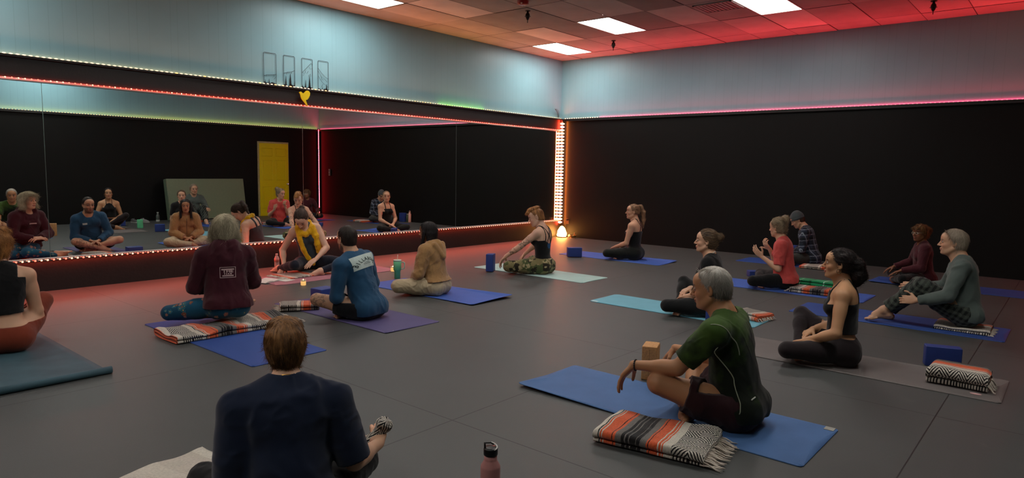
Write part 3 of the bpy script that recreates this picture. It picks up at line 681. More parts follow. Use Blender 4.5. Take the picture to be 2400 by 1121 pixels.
class Figure:
    def __init__(s, label, x, y, yaw, sc=1.0, male=False, wd=1.0, hw=1.0, lw=1.0, aw=1.0, belly=0.0, lean=(0, 0), twist=0, side=0, lift=0.0, seat=.006,
                 head=(0, 0, 0), hsc=1.0, skin='light', arms=None, legs='cross', h=.0055, bust=1.0, name='person', neckf=0.0, shw=0.0, shd=0.0, px=0.0, py=0.0):
        s.wd = wd; s.root = empty(name, (x, y, 0), RAD(yaw)); tag(s.root, label, 'person'); s.h = h; s.sc = sc; s.male = male; s.skin = skin; s.hs = sc*hsc
        k = sc; s.z0 = seat+lift
        P0 = V3(px, py, .112*k+s.z0); a1, a2 = lean
        Rp = Ry(a1*.5); s.Rp = Rp
        up = lambda a: Rx(side)@V3(math.sin(RAD(a)), 0, math.cos(RAD(a)))
        P1 = P0+up(a1)*.15*k; P2 = P1+up((a1+a2)/2)*.165*k; P3 = P2+up(a2)*.165*k
        Rc = Rx(side)@Rz(twist)@Ry(a2); Rw = Rx(side)@Rz(twist*.5)@Ry((a1+a2)/2); s.Rc = Rc; s.P0, s.P1, s.P2, s.P3 = P0, P1, P2, P3
        T = []
        def e(c, r, R, t='T', kk=.05): T.append(ell(c, np.array(r)*k, t, kk*k, R))
        e(P0+Rp@V3(-.01, 0, .02)*k, (.102, .150*hw, .112), Rp, 'B')
        for q in (-1, 1): e(P0+Rp@V3(-.045, q*.078*hw, -.012)*k, (.100, .092*hw, .100), Rp, 'B', .03)
        s.bridge = ell(P0+Rp@V3(-.055, 0, -.005)*k, V3(.088, .13*hw, .096)*k, 'B', .03, Rp)
        e(P1+Rw@V3(belly*.4, 0, 0)*k, (.088+belly, .120*wd, .13), Rw, 'W')
        e(P2, (.102+belly*.3, .140*wd, .165), Rc, 'T'); e(P2+Rc@V3(-.005, 0, .09)*k, (.090, .138*wd, .095), Rc)
        if male:
            for q in (-1, 1): e(P2+Rc@V3(.060, q*.072*wd, .055)*k, (.048, .072, .055), Rc, 'T', .03)
        else:
            for q in (-1, 1): e(P2+Rc@V3(.078, q*.068*wd, .012)*k, (.052*bust, .058*bust, .054*bust), Rc, 'T', .03)
        for q in (-1, 1): e(P2+Rc@V3(-.058, q*.078*wd, .075)*k, (.036, .055, .09), Rc, 'T', .04)
        shy = (.172 if male else .156)*wd+shw; s.Sh = {}
        for q, nm in ((1, 'L'), (-1, 'R')):
            Sp = P3+Rc@V3(-.002, q*shy, -.050-shd)*k; s.Sh[nm] = Sp
            T.append(cap(P3+Rc@V3(-.012, q*.05, -.045)*k, Sp, .056*k, .050*k*(.5+.5*aw), 'T', .04*k))
            T.append(cap(P3+Rc@V3(-.022, q*.02, .030)*k, P3+Rc@V3(-.012, q*.115*wd, -.018)*k, .040*k, .034*k, 'T', .035*k))
        # head and neck
        hy, hp, hr = head; Rh = Rz(hy)@Ry(hp)@Rx(hr); s.Rh = Rh
        nk = nrm(Rc@V3(.10+neckf, 0, 1)+Rh@V3(.12, 0, 1)); Hc = P3+nk*.125*k+Rh@V3(.018, 0, .045)*s.hs; s.Hc = Hc
        nr = (.058 if male else .049)*k
        s.neck = [cap(P3+Rc@V3(-.012, 0, -.03)*k, Hc+Rh@V3(-.025, 0, -.045)*s.hs, nr*1.08, nr, 'N', .028*k), cap(P3+Rc@V3(.012, 0, -.01)*k, Hc+Rh@V3(.012, 0, -.085)*s.hs, nr*.8, nr*.75, 'N', .02*k)]
        s.headp = head_prims(Hc, Rh, s.hs, male)
        # arms
        s.arm = {}; s.hand = []
        if arms is None: arms = 'lap'
        pres = {'lap': dict(w=(.26, .06, .175), pole=(-.5, .8, -.3), d=(.5, -.8, -.15), n=(.1, .2, -1), curl=.7),
                'knees': dict(w=(.31, .25, .205), pole=(-.4, .6, -.6), d=(.9, .2, -.5), n=(-.4, 0, -1), curl=.5)}
        if isinstance(arms, str): arms = {'L': pres[arms], 'R': pres[arms]}
        for nm, q in (('L', 1), ('R', -1)):
            a = arms[nm]; a = dict(pres[a]) if isinstance(a, str) else dict(pres[a.get('base', 'lap')], **a)
            m = V3(1, q, 1) if not a.get('raw') else V3(1, 1, 1)
            wt = V3(*a['w'])*m*V3(k, k, 1); El, W = ik(s.Sh[nm], wt, .285*k, .245*k, V3(*a['pole'])*m)
            up_ = [cap(s.Sh[nm], El, .049*k*aw, .038*k*aw, 'U'+nm, .03*k)]; 
            up_.append(ell((s.Sh[nm]*.62+El*.38), np.array([.042, .042, .08])*k*aw, 'u'+nm, .02, R_from_z(El-s.Sh[nm])))
            fo = [cap(El, W, .037*k*aw, .0245*k*(.5+.5*aw), 'F'+nm, .018*k), ell(El*.72+W*.28, np.array([.038, .038, .07])*k*aw, 'f'+nm, .02, R_from_z(W-El))]
            s.arm[nm] = (up_, fo, El, W)
            s.hand += hand_prims(W, V3(*a['d'])*m, V3(*a['n'])*m, nm == 'L', a['curl'], k*.98*(1.06 if male else 1), thumb=a.get('thumb', .5))
        # legs
        s.leg = {}; s.foot = []
        if legs == 'cross': legs = {'L': {}, 'R': {'a': (.27, -.05, .055)}}
        for nm, q in (('L', 1), ('R', -1)):
            g_ = dict(k=(.28, .31, .105), a=(.36, -.02, .055), fd=(-.1, -1, .0), fu=(.35, .1, 1)); g_.update(legs.get(nm, {}))
            m = V3(1, q, 1) if not g_.get('raw') else V3(1, 1, 1)
            hipj = P0+Rp@V3(0, q*.088*hw, -.01)*k; kn = V3(*g_['k'])*m*V3(k, k, 1)+V3(px, py, seat); an = V3(*g_['a'])*m*V3(k, k, 1)+V3(px, py, seat)
            kn = hipj+nrm(kn-hipj)*.405*k; an = kn+nrm(an-kn)*.385*k
            if an[2] < seat+.045*k: an[2] = seat+.045*k
            if kn[2] < seat+.062*k*lw: kn[2] = seat+.062*k*lw
            th = [cap(hipj, kn, .086*k*lw, .058*k*lw, 'H'+nm, .035*k), ell(hipj*.6+kn*.4, np.array([.080, .080, .13])*k*lw, 'h'+nm, .03, R_from_z(kn-hipj))]
            sh_ = [cap(kn, an, .050*k*lw, .034*k, 'S'+nm, .02*k), ell(kn*.70+an*.30, np.array([.052, .052, .095])*k*lw, 's'+nm, .025, R_from_z(an-kn))]
            s.leg[nm] = (th, sh_, kn, an)
            if g_.get('foot', True): s.foot += foot_prims(an, V3(*g_['fd'])*m, V3(*g_['fu'])*m, nm == 'L', k*(1.05 if male else .97))
        s.T = T
    def arms_all(s): return [p for nm in 'LR' for g_ in s.arm[nm][:2] for p in g_]
    def legs_all(s): return [p for nm in 'LR' for g_ in s.leg[nm][:2] for p in g_]
    def body(s, tattoo=None, paint=None, lipcol='#a0564c', browcol='#4a3424', beard=None, floor_clip=True):
        pr = s.T+s.neck+s.headp+s.legs_all()+s.foot+s.arms_all()+s.hand
        pr = pr+[halfspace((0, 0, .0082), (0, 0, -1))]
        V, F = surface(pr, s.h)
        base = np.array(lin(SK.get(s.skin, s.skin))); C = np.tile(base, (len(V), 1))
        C *= (1+.06*wnoise(V, 14, 3, 3))[:, None]
        Lc = (V-s.Hc)@s.Rh/s.hs; x, y, z = Lc.T
        near = (np.abs(x) < .14) & (np.abs(y) < .1) & (np.abs(z) < .14)
        def mixc(mask, colr, f): 
            f = (f*mask)[:, None]; C[:] = C*(1-f)+np.array(lin(colr))*f
        lm = near & (x > .082) & (np.abs(z+.0655) < .0105-.006*(np.abs(y)/.026)**2) & (np.abs(y) < .026); mixc(lm, lipcol, .85)
        bm_ = near & (x > .055) & (np.abs(z-.0225-.004*(1-((np.abs(y)-.034)/.02)**2)) < .0042) & (np.abs(y) > .012) & (np.abs(y) < .052); mixc(bm_, browcol, .85)
        em = near & (x > .07) & (((np.abs(y)-.0315)/.016)**2+((z-.003)/.0085)**2 < 1); mixc(em, '#6b4234', .5)
        ck = near & (x > .04); f = np.exp(-((np.abs(y)-.04)**2+(z+.03)**2)/.0005)*.35; mixc(ck, '#c46f58', f)
        if beard:
            bd = near & (z < -.045) & (x > -.01) & ((z < -.078) | (np.abs(y) > .028) | ((x > .085) & (z > -.055))); mixc(bd, beard, .72)
        if s.hand:
            pass
        if tattoo is not None: C = tattoo(V, C)
        if paint is not None: C = paint(V, C)
        s.body_o = np_mesh('body', V, F, vcol_mat('skin', rough=.5, bump=.06, bscale=260, spec=.35, sss=.12), s.root, col=np.clip(C, 0, 1))
        for q in (-1, 1):
            c = s.Hc+s.Rh@(V3(.0790, q*.0315, .0015)*s.hs)
            e_ = MB().lathe([(.0001, -.0118), (.006, -.0102), (.0102, -.006), (.0118, 0), (.0102, .006), (.006, .0102), (.0001, .0118)], n=12).build('eye', eye_mat(), s.root, smooth=True)
            M_ = Matrix([list(s.Rh[i]*s.hs)+[c[i]] for i in range(3)]+[[0, 0, 0, 1]]); e_.matrix_local = M_ @ Matrix.Scale(1.02, 4)
        return s.body_o
    def garment(s, name, prims, mat, t=.006, h=None, wr=.003, wsc=9, seed=1, clips=(), extra=(), col=None, subs=(), stretch=(1, 1, .55), label=None):
        pr = [p.grow(t) for p in prims]+list(extra)+list(subs)+list(clips)+[halfspace((0, 0, .0062), (0, 0, -1))]
        V, F = surface(pr, h or max(s.h, .006)); V = wrinkle(V, F, wr, wsc, seed, stretch); V[:, 2] = np.maximum(V[:, 2], .0078)
        c_ = None
        if col is not None: c_ = col(V)
        o = np_mesh(name, V, F, mat, s.root, col=c_)
        if label: o['label'] = label
        return o
    def sleeves(s, u=1.0, f=1.0, grow=0.0):
        out = []
        for nm in 'LR':
            up_, fo, El, W = s.arm[nm]
            if u < 1: out += [up_[0].part(0, u).grow(grow), up_[1].copy(r=up_[1].r*np.array([1, 1, .6])).grow(grow*.6)] if u > .55 else [up_[0].part(0, u).grow(grow)]
            else: out += [p.grow(grow) for p in up_]
            if u >= 1 and f > 0: out += [fo[0].part(0, f).grow(grow)]+([fo[1].grow(grow)] if f > .5 else [])
        return out
    def pants(s, name, mat, thigh=1.0, shin=1.0, t=.006, waist=.10, wr=.003, loose=0.0, seed=2, wsc=9, **kw):
        pr = [p for p in s.T if p.tag in 'BW']+[s.bridge]
        for nm in 'LR':
            th, sh_, kn, an = s.leg[nm]
            if thigh < 1: pr += [th[0].part(0, thigh).grow(loose), th[1].copy(r=th[1].r*np.array([1, 1, min(1, thigh*.8)])).grow(loose*.5)]
            else: pr += [p.grow(loose) for p in th]
            if thigh >= 1 and shin > 0: pr += [sh_[0].part(0, shin).grow(loose)]+([sh_[1].grow(loose*.8)] if shin > .5 else [])
        wz = s.P0+s.Rp@V3(0, 0, waist)*s.sc
        # above the waist only the torso is cut: legs and feet lie lower or in front
        n_ = nrm(s.Rp@V3(-.1, 0, 1)); x0 = s.P0[0]+.14*s.sc
        cl = clip(lambda X, Y, Z: np.minimum((X-wz[0])*n_[0]+(Y-wz[1])*n_[1]+(Z-wz[2])*n_[2], (x0-X)+0*Y+0*Z))
        return s.garment(name, pr, mat, t=t, wr=wr, seed=seed, clips=[cl], wsc=wsc, **kw)
    def top(s, name, mat, su=1.0, sf=1.0, t=.010, hem=.02, loose=.004, wr=.004, collar=.012, seed=3, boxy=0.0, extra=(), clips=(), wsc=8, hemtilt=0, **kw):
        pr = list(s.T)+[s.bridge, ell(s.P2+s.Rc@V3(-.05, 0, .05)*s.sc, V3(.05, .11, .12)*s.sc, 'T', .04, s.Rc)]
        if boxy: pr = [p.grow(boxy) if p.tag == 'W' else (p.grow(boxy*.6) if p.tag == 'B' else p) for p in pr]
        pr = pr+s.sleeves(su, sf, loose)
        hz = s.P0+s.Rp@V3(0, 0, hem)*s.sc; n_ = nrm(s.Rp@V3(hemtilt, 0, 1)); El = [s.arm[q][2] for q in 'LR']
        cyl = .21*s.sc+boxy
        cx, cy = s.P0[0], s.P0[1]
        cl = clip(lambda X, Y, Z: np.minimum(-((X-hz[0])*n_[0]+(Y-hz[1])*n_[1]+(Z-hz[2])*n_[2]), cyl-np.sqrt((X-cx)**2+(Y-cy)**2)+0*Z))
        nk = s.neck[0]; dn = nrm(nk.b-nk.a)
        subs = [cap(s.P3+s.Rc@V3(-.008, 0, .030)*s.sc, nk.b+dn*.1, nk.ra+collar, nk.rb+collar, '', .006, op='sub'), ell(s.P3+s.Rc@V3(.035, 0, .012)*s.sc, V3(.05, .055, .035)*s.sc, '', .008, s.Rc, op='sub')]
        return s.garment(name, pr, mat, t=t, wr=wr, seed=seed, clips=[cl]+list(clips), subs=subs, extra=extra, wsc=wsc, **kw)
    def tank(s, name, mat, keep, hem=.02, t=.005, wr=.002, seed=4, boxy=0, **kw):
        """sleeveless top: the torso shell where keep(chest coords) is negative"""
        pr = [p.grow(boxy) if (boxy and p.tag == 'W') else p for p in s.T]
        hz = s.P0+s.Rp@V3(0, 0, hem)*s.sc; n_ = nrm(s.Rp@V3(0, 0, 1)); R = s.Rc; c0 = s.P2; k = s.sc; wd_ = s.wd
        def fn(X, Y, Z):
            dx, dy, dz = X-c0[0], Y-c0[1], Z-c0[2]
            u = (dx*R[0, 0]+dy*R[1, 0]+dz*R[2, 0])/k; v = (dx*R[0, 1]+dy*R[1, 1]+dz*R[2, 1])/k; w_ = (dx*R[0, 2]+dy*R[1, 2]+dz*R[2, 2])/k
            return np.maximum(keep(u, v, w_), np.abs(v)-.150*wd_)*k
        cl = clip(lambda X, Y, Z: -((X-hz[0])*n_[0]+(Y-hz[1])*n_[1]+(Z-hz[2])*n_[2]))
        return s.garment(name, pr, mat, t=t, wr=wr, seed=seed, clips=[cl, clip(fn)], h=min(s.h, .0055), **kw)
    # hair ----------------------------------------------------------
    def hp(s, x, y, z): return s.Hc+s.Rh@(V3(x, y, z)*s.hs)
    def he(s, c, r, k=.015, rot=I3): return ell(s.hp(*c), V3(*r)*s.hs, 'hair', k, s.Rh@rot)
    def hc(s, a, b, ra, rb, k=.012): return cap(s.hp(*a), s.hp(*b), ra*s.hs, rb*s.hs, 'hair', k)
    def hair(s, thick=.010, line=(.012, .80), nape=-.075, back=(), extra=(), subs=(), col='#3a2618', col2='#7a5232', amp=.003, nscale=26, flow='crown', tie=None, strands=0, slen=.05, lift=.35, curl=0.0, srad=.0009, name='hair', h=None, seed=1, grey=None, rough=.6, side=0.0, jit=.25):
        h = h or min(s.h, .005)
        base = [ell(s.hp(-.012, 0, .033), (V3(.096, .0755, .085)+thick)*s.hs, 'hair', .01, s.Rh), ell(s.hp(-.032, 0, -.012), (V3(.074, .066, .082)+thick*.8)*s.hs, 'hair', .02, s.Rh)]
        R = s.Rh; c0 = s.Hc; k = s.hs; b0, b1 = line
        def fn(X, Y, Z):
            dx, dy, dz = X-c0[0], Y-c0[1], Z-c0[2]
            u = (dx*R[0, 0]+dy*R[1, 0]+dz*R[2, 0])/k; v = (dx*R[0, 1]+dy*R[1, 1]+dz*R[2, 1])/k; w_ = (dx*R[0, 2]+dy*R[1, 2]+dz*R[2, 2])/k
            front = (u-b0-b1*np.maximum(w_, -.02)-.35*np.maximum(-.02-w_, 0))*.75
            side_ = np.where(w_ < -.005, (u+.016)*1.0, -1.0)
            return np.maximum(np.maximum(front, side_), nape-w_)*k
        pr = base+[clip(fn)]+list(back)+list(extra)
        if grey == 'bald': pass
        V, F = surface(pr+list(subs), h)
        n = vnormals(V, F); L_ = (V-s.Hc)@s.Rh/s.hs
        crown = V3(-.045, .01, .11)
        if flow == 'tie':
            tp = V3(*tie); dirv = tp-L_
        elif flow == 'down': dirv = np.tile(V3(-.05, 0, -1), (len(V), 1))+(L_-crown)*V3(4, 6, 0)
        else: dirv = (L_-crown)*V3(1, 1, .6)+V3(0, 0, -.03)
        q = np.stack([np.arctan2(L_[:, 1], L_[:, 2]+.02 if flow != 'down' else L_[:, 0]+.001)*.11, np.linalg.norm(L_-crown, axis=1)*.16, np.arctan2(L_[:, 0], L_[:, 1]+.001)*.02], 1)
        if flow == 'crown': q[:, 0] = np.arctan2(L_[:, 1]-crown[1], L_[:, 0]-crown[0])*.10
        w1 = wnoise(L_, 22, seed+3, 2)[:, None]*.006
        st = wnoise(q+w1, nscale*6, seed, 3)
        V2 = V+n*(st*amp+wnoise(L_, 30, seed+8, 2)*amp*.7)[:, None]*s.hs
        f = np.clip(.5+.9*wnoise(q+w1, nscale*9, seed+5, 3)+.25*wnoise(L_, 15, seed+6, 2), 0, 1)[:, None]
        C = np.array(lin(col))*(1-f)+np.array(lin(col2))*f
        if grey is not None and grey != 'bald':
            g_ = np.clip(grey(L_), 0, 1)[:, None]; C = C*(1-g_)+np.array(lin('#b9b2a8'))*g_*(.7+.6*f)
        faces = [F]; verts = [V2]; cols = [C]; off = len(V2)
        if strands:
            rg_ = np.random.default_rng(seed); ids = rg_.integers(0, len(V2), strands); p = V2[ids]-n[ids]*.002; d = (dirv[ids])@s.Rh.T; nn = n[ids]
            d = d/(np.linalg.norm(d, axis=1, keepdims=True)+1e-9); d = d-nn*(d*nn).sum(1, keepdims=True); d = d/(np.linalg.norm(d, axis=1, keepdims=True)+1e-9)
            sd = np.cross(d, nn); ln_ = slen*s.hs*(.6+.8*rg_.random(strands)); d = d+sd*(rg_.standard_normal((strands, 1))*jit); lf = lift*(.3+rg_.random((strands, 1)))
            K = 6; ph = rg_.random(strands)*6.28
            pts = []
            for j in range(K):
                t = j/(K-1); pos = p+d*(ln_*t)[:, None]+nn*(ln_*t)[:, None]*lf*(1-.55*t)+V3(0, 0, -1)*(ln_*t*t)[:, None]*.25
                if curl: pos = pos+(sd*np.sin(ph+t*9)[:, None]+nn*np.cos(ph+t*9)[:, None])*curl*t
                pts.append(pos)
            vv = []; rr = srad
            for j in range(K):
                r_ = rr*(1-.75*j/(K-1))
                for a in range(3):
                    an = 2.094*a; vv.append(pts[j]+(sd*math.cos(an)+nn*math.sin(an))*r_)
            vv = np.stack(vv, 1).reshape(-1, 3)  # per strand K*3
            fi = []
            for j in range(K-1):
                for a in range(3): fi.append((j*3+a, j*3+(a+1) % 3, (j+1)*3+(a+1) % 3, (j+1)*3+a))
            fi = np.array(fi)[None]+np.arange(strands)[:, None, None]*K*3+off
            verts.append(vv); faces.append(fi.reshape(-1, 4)); cc = C[ids]*(.75+.7*rg_.random((strands, 1))); cols.append(np.repeat(cc, K*3, 0))
        o = np_mesh(name, np.concatenate(verts), np.concatenate(faces), vcol_mat('hair_strands', rough=rough, bump=.2, bscale=500, spec=.35), s.root, col=np.clip(np.concatenate(cols), 0, 1))
        s.hair_o = o; return o
    def tree(s, o):
        me = o.data; n_ = len(me.vertices); co = np.empty(n_*3, np.float32); me.vertices.foreach_get('co', co); co = co.reshape(-1, 3)
        return BVHTree.FromPolygons([tuple(v) for v in co], [tuple(p.vertices) for p in me.polygons])
    def wrap(s, bvh, verts2, faces, name, mat, back=True, center=(0, 0), off=.003, parent=None):
        """lay a flat outline (u to the viewer's right, v up; metres) on the back or the chest of a garment"""
        R = s.Rc; out = []; dx = V3(1, 0, 0) if back else V3(-1, 0, 0); sg = -1 if back else 1
        for u, v in verts2:
            yv = -(u+center[0]) if back else (u+center[0])
            o_ = s.P2+R@V3(-.5 if back else .5, yv, v+center[1]); d_ = R@dx
            hit = bvh.ray_cast(Vector(o_), Vector(d_))
            p = V3(*hit[0]) if hit[0] is not None else o_+d_*.38
            out.append(p-d_*off)
        me = bpy.data.meshes.new(name); me.from_pydata([tuple(p) for p in out], [], faces); me.update()
        return link_mesh(name, me, mat, parent or s.root)
def R_from_z(d):
    z = nrm(d); a = V3(1, 0, 0) if abs(z[0]) < .8 else V3(0, 1, 0); x = nrm(np.cross(a, z)); return np.stack([x, np.cross(z, x), z], 1)
def grid_patch(w_, h_, nx=24, ny=12, slant=0.0):
    v = [((i/nx-.5)*w_, (j/ny-.5)*h_+(i/nx-.5)*slant) for j in range(ny+1) for i in range(nx+1)]
    f = [(j*(nx+1)+i, j*(nx+1)+i+1, (j+1)*(nx+1)+i+1, (j+1)*(nx+1)+i) for j in range(ny) for i in range(nx)]
    return v, f
def text_outline(txt, size, bold=0.0):
    cu = bpy.data.curves.new('txt', 'FONT'); cu.body = txt; cu.size = size; cu.align_x = 'CENTER'; cu.resolution_u = 2; cu.offset = bold
    o = bpy.data.objects.new('txt', cu); COL.objects.link(o); dg = bpy.context.evaluated_depsgraph_get(); dg.update()
    me = bpy.data.meshes.new_from_object(o.evaluated_get(dg)); v = [(p.co.x, p.co.y) for p in me.vertices]; f = [tuple(p.vertices) for p in me.polygons]
    bpy.data.objects.remove(o); bpy.data.curves.remove(cu); bpy.data.meshes.remove(me); return v, f
# ------------------------------------------------------------------ mats, blankets and props
def mat_mat(name, col, var=.06, rough=.65):
    return plain(name, col, rough=rough, var=var, nscale=5, bump=.25, bscale=420, spec=.3)
def yoga_mat(label, x0, x1, y0, y1, m_, curls=(), roll=None, th=.005, seed=0, logo=None, group='yoga mats laid out towards the mirrors', rad=.02, rz=0.0, wav=.0006):
    """a mat lying along y; curls: (x, y, height, reach)"""
    cx, cy = (x0+x1)/2, (y0+y1)/2; hx, hy = (x1-x0)/2, (y1-y0)/2
    r = empty('yoga_mat', (cx, cy, 0), rz); tag(r, label, 'yoga mat', group)
    nx, ny = 16, 44; gx = np.linspace(-hx, hx, nx+1); gy = np.linspace(-hy, hy, ny+1)
    if roll: gy = np.linspace(-hy+(roll if roll else 0), hy, ny+1)
    X, Y = np.meshgrid(gx, gy); 
    # rounded corners
    for sx_ in (-1, 1):
        for sy_ in (-1, 1):
            X = X  # outline kept, corners softened below
    Pn = np.stack([X.ravel(), Y.ravel(), np.zeros(X.size)], 1)
    ex = np.maximum(0, np.abs(Pn[:, 0])-(hx-rad)); ey = np.maximum(0, np.abs(Pn[:, 1])-(hy-rad)); dd = np.hypot(ex, ey); m2 = dd > rad
    sc_ = np.where(m2, rad/np.maximum(dd, 1e-9), 1); Pn[:, 0] = np.where(m2, np.sign(Pn[:, 0])*(hx-rad+ex*sc_), Pn[:, 0]); 
    if not roll: Pn[:, 1] = np.where(m2, np.sign(Pn[:, 1])*(hy-rad+ey*sc_), Pn[:, 1])
    z = wav*(wnoise(Pn, 3.0, seed+11, 2)+.6)
    for (qx, qy, hh, rr) in curls: z = z+hh*np.exp(-((Pn[:, 0]-qx*hx)**2/(rr[0]**2)+(Pn[:, 1]-qy*hy)**2/(rr[1]**2)))
    n_ = len(Pn); V = np.concatenate([Pn+np.stack([z*0, z*0, z+th], 1), Pn+np.stack([z*0, z*0, z+.0006], 1)])
    F = []
    for j in range(ny):
        for i in range(nx):
            a = j*(nx+1)+i; b_ = a+1; c_ = a+nx+2; d_ = a+nx+1; F += [(a, b_, c_, d_), (a+n_, d_+n_, c_+n_, b_+n_)]
    ring = [i for i in range(nx+1)]+[j*(nx+1)+nx for j in range(1, ny+1)]+[ny*(nx+1)+i for i in range(nx-1, -1, -1)]+[j*(nx+1) for j in range(ny-1, 0, -1)]
    for k in range(len(ring)): a, b_ = ring[k], ring[(k+1) % len(ring)]; F.append((a, a+n_, b_+n_, b_))
    np_mesh('mat_sheet', V, np.array(F), m_, r, smooth=False)
    if roll:
        q = MB(); R_ = .026; pts = []
        for k in range(44):
            t = k/43*math.pi*4.2; rr = R_-.0042*t/math.pi*.9; a = -math.pi/2-t; pts.append((-hy+roll+rr*math.cos(a)-.0, R_+.001+rr*math.sin(a)))
        out = [(p[0], p[1]) for p in pts]; inn = []
        for k, p in enumerate(pts):
            c0 = (-hy+roll, R_+.001); dx, dz = c0[0]-p[0], c0[1]-p[1]; l_ = math.hypot(dx, dz)+1e-9; inn.append((p[0]+dx/l_*.004, p[1]+dz/l_*.004))
        v, f = [], []
        for xx in (-hx, hx):
            v += [(xx, a, b_) for a, b_ in out]+[(xx, a, b_) for a, b_ in inn]
        K = len(out)
        for k in range(K-1):
            f += [(k, k+1, 2*K+k+1, 2*K+k), (K+k, 3*K+k, 3*K+k+1, K+k+1), (k, K+k, K+k+1, k+1), (2*K+k, 2*K+k+1, 3*K+k+1, 3*K+k)]
        q.add(v, f); q.build('rolled_end', m_, r, smooth=True)
    if logo:
        lx, ly, lw, lh, lc = logo
        MB().box((lx*hx-lw/2, ly*hy-lh/2, th+.0005), (lx*hx+lw/2, ly*hy+lh/2, th+.0035)).build('tag', plain('mat_tag_'+lc, lc, bump=0), r)['label'] = 'small pale tag'
    return r
MM = {'steel': mat_mat('mat_steel_blue', '#46699a', .12), 'grey': mat_mat('mat_grey', '#6b6462', .1), 'royal': mat_mat('mat_royal', '#4161b2'), 'navy': mat_mat('mat_navy', '#2e4b90'),
      'aqua': mat_mat('mat_aqua', '#6fb0c4'), 'mint': mat_mat('mat_mint', '#a9ccc8'), 'purple': mat_mat('mat_purple', '#544c78'), 'teal': mat_mat('mat_teal', '#3f5b66', .2), 'pink': mat_mat('mat_pink', '#a8707c')}
yoga_mat('steel blue yoga mat under the man in a green T-shirt', -8.23, -7.60, -7.44, -5.69, MM['steel'], curls=[(-1, 1, .02, (.10, .07))], logo=(.9, -.955, .05, .05, '#9a9890'), seed=1)
yoga_mat('long grey yoga mat under the woman with curly black hair', -6.45, -5.84, -8.07, -6.00, MM['grey'], seed=2, curls=[(.6, -.25, .010, (.15, .10))])
o = MB().lathe([(.03, .0), (.032, .0012), (.0001, .002)], c=(-6.35, -7.93, .0068), n=20, sx=.6).build('logo_spot', plain('mat_logo_pink', '#c79a98', bump=0)); o.parent = [q for q in S.objects if q.name.startswith('yoga_mat')][1]; o.location = Vector((6.145, 7.035, 0)); o['label'] = 'pale pink round logo'
yoga_mat('dark blue yoga mat under the grey-haired man in grey pullover', -4.52, -3.87, -7.95, -6.17, MM['navy'], seed=3, curls=[(-.3, .35, .012, (.1, .12))])
yoga_mat('dark blue yoga mat under the woman in a maroon sweater', -1.78, -1.15, -8.05, -6.30, MM['navy'], seed=4, curls=[(-.6, .9, .035, (.15, .12))])
yoga_mat('dark blue yoga mat under the person in a grey beanie', -1.05, -.42, -5.97, -4.22, MM['navy'], seed=5)
yoga_mat('blue yoga mat under the woman in a coral T-shirt', -3.48, -2.84, -6.62, -4.87, MM['royal'], seed=6)
yoga_mat('light aqua yoga mat under the woman in a black T-shirt', -5.54, -4.98, -6.19, -4.43, MM['aqua'], seed=7, rad=.05, logo=(-.9, .93, .04, .07, '#c9dcdc'))
yoga_mat('blue yoga mat under the woman with a long ponytail', -2.50, -1.89, -3.64, -1.80, MM['royal'], seed=8, curls=[(1, -1, .02, (.2, .08))])
yoga_mat('pale mint yoga mat under the woman in camouflage trousers', -4.63, -4.04, -3.73, -1.88, MM['mint'], seed=9)
yoga_mat('blue yoga mat with a lifted end under the woman in a beige hoodie', -6.60, -5.96, -3.73, -1.96, MM['royal'], seed=10, curls=[(.3, -1, .022, (.5, .06)), (1, -1, .012, (.1, .1))])
yoga_mat('purple yoga mat under the man in a blue lettered sweatshirt', -7.94, -7.32, -4.02, -2.27, MM['purple'], seed=11, curls=[(-.75, -1, .012, (.06, .05))], logo=(-.72, -.965, .03, .02, '#cfcfd2'))
yoga_mat('blue yoga mat under the kneeling woman in a maroon hoodie', -9.17, -8.57, -4.11, -2.30, MM['navy'], seed=12)
yoga_mat('dusty teal yoga mat with a rolled end at the left frame edge', -10.62, -9.86, -3.60, -1.75, MM['teal'], seed=13, roll=.03)
yoga_mat('dusty pink yoga mat under the woman in a yellow scarf', -7.36, -5.55, -1.37, -.72, MM['pink'], seed=14, rad=.05)

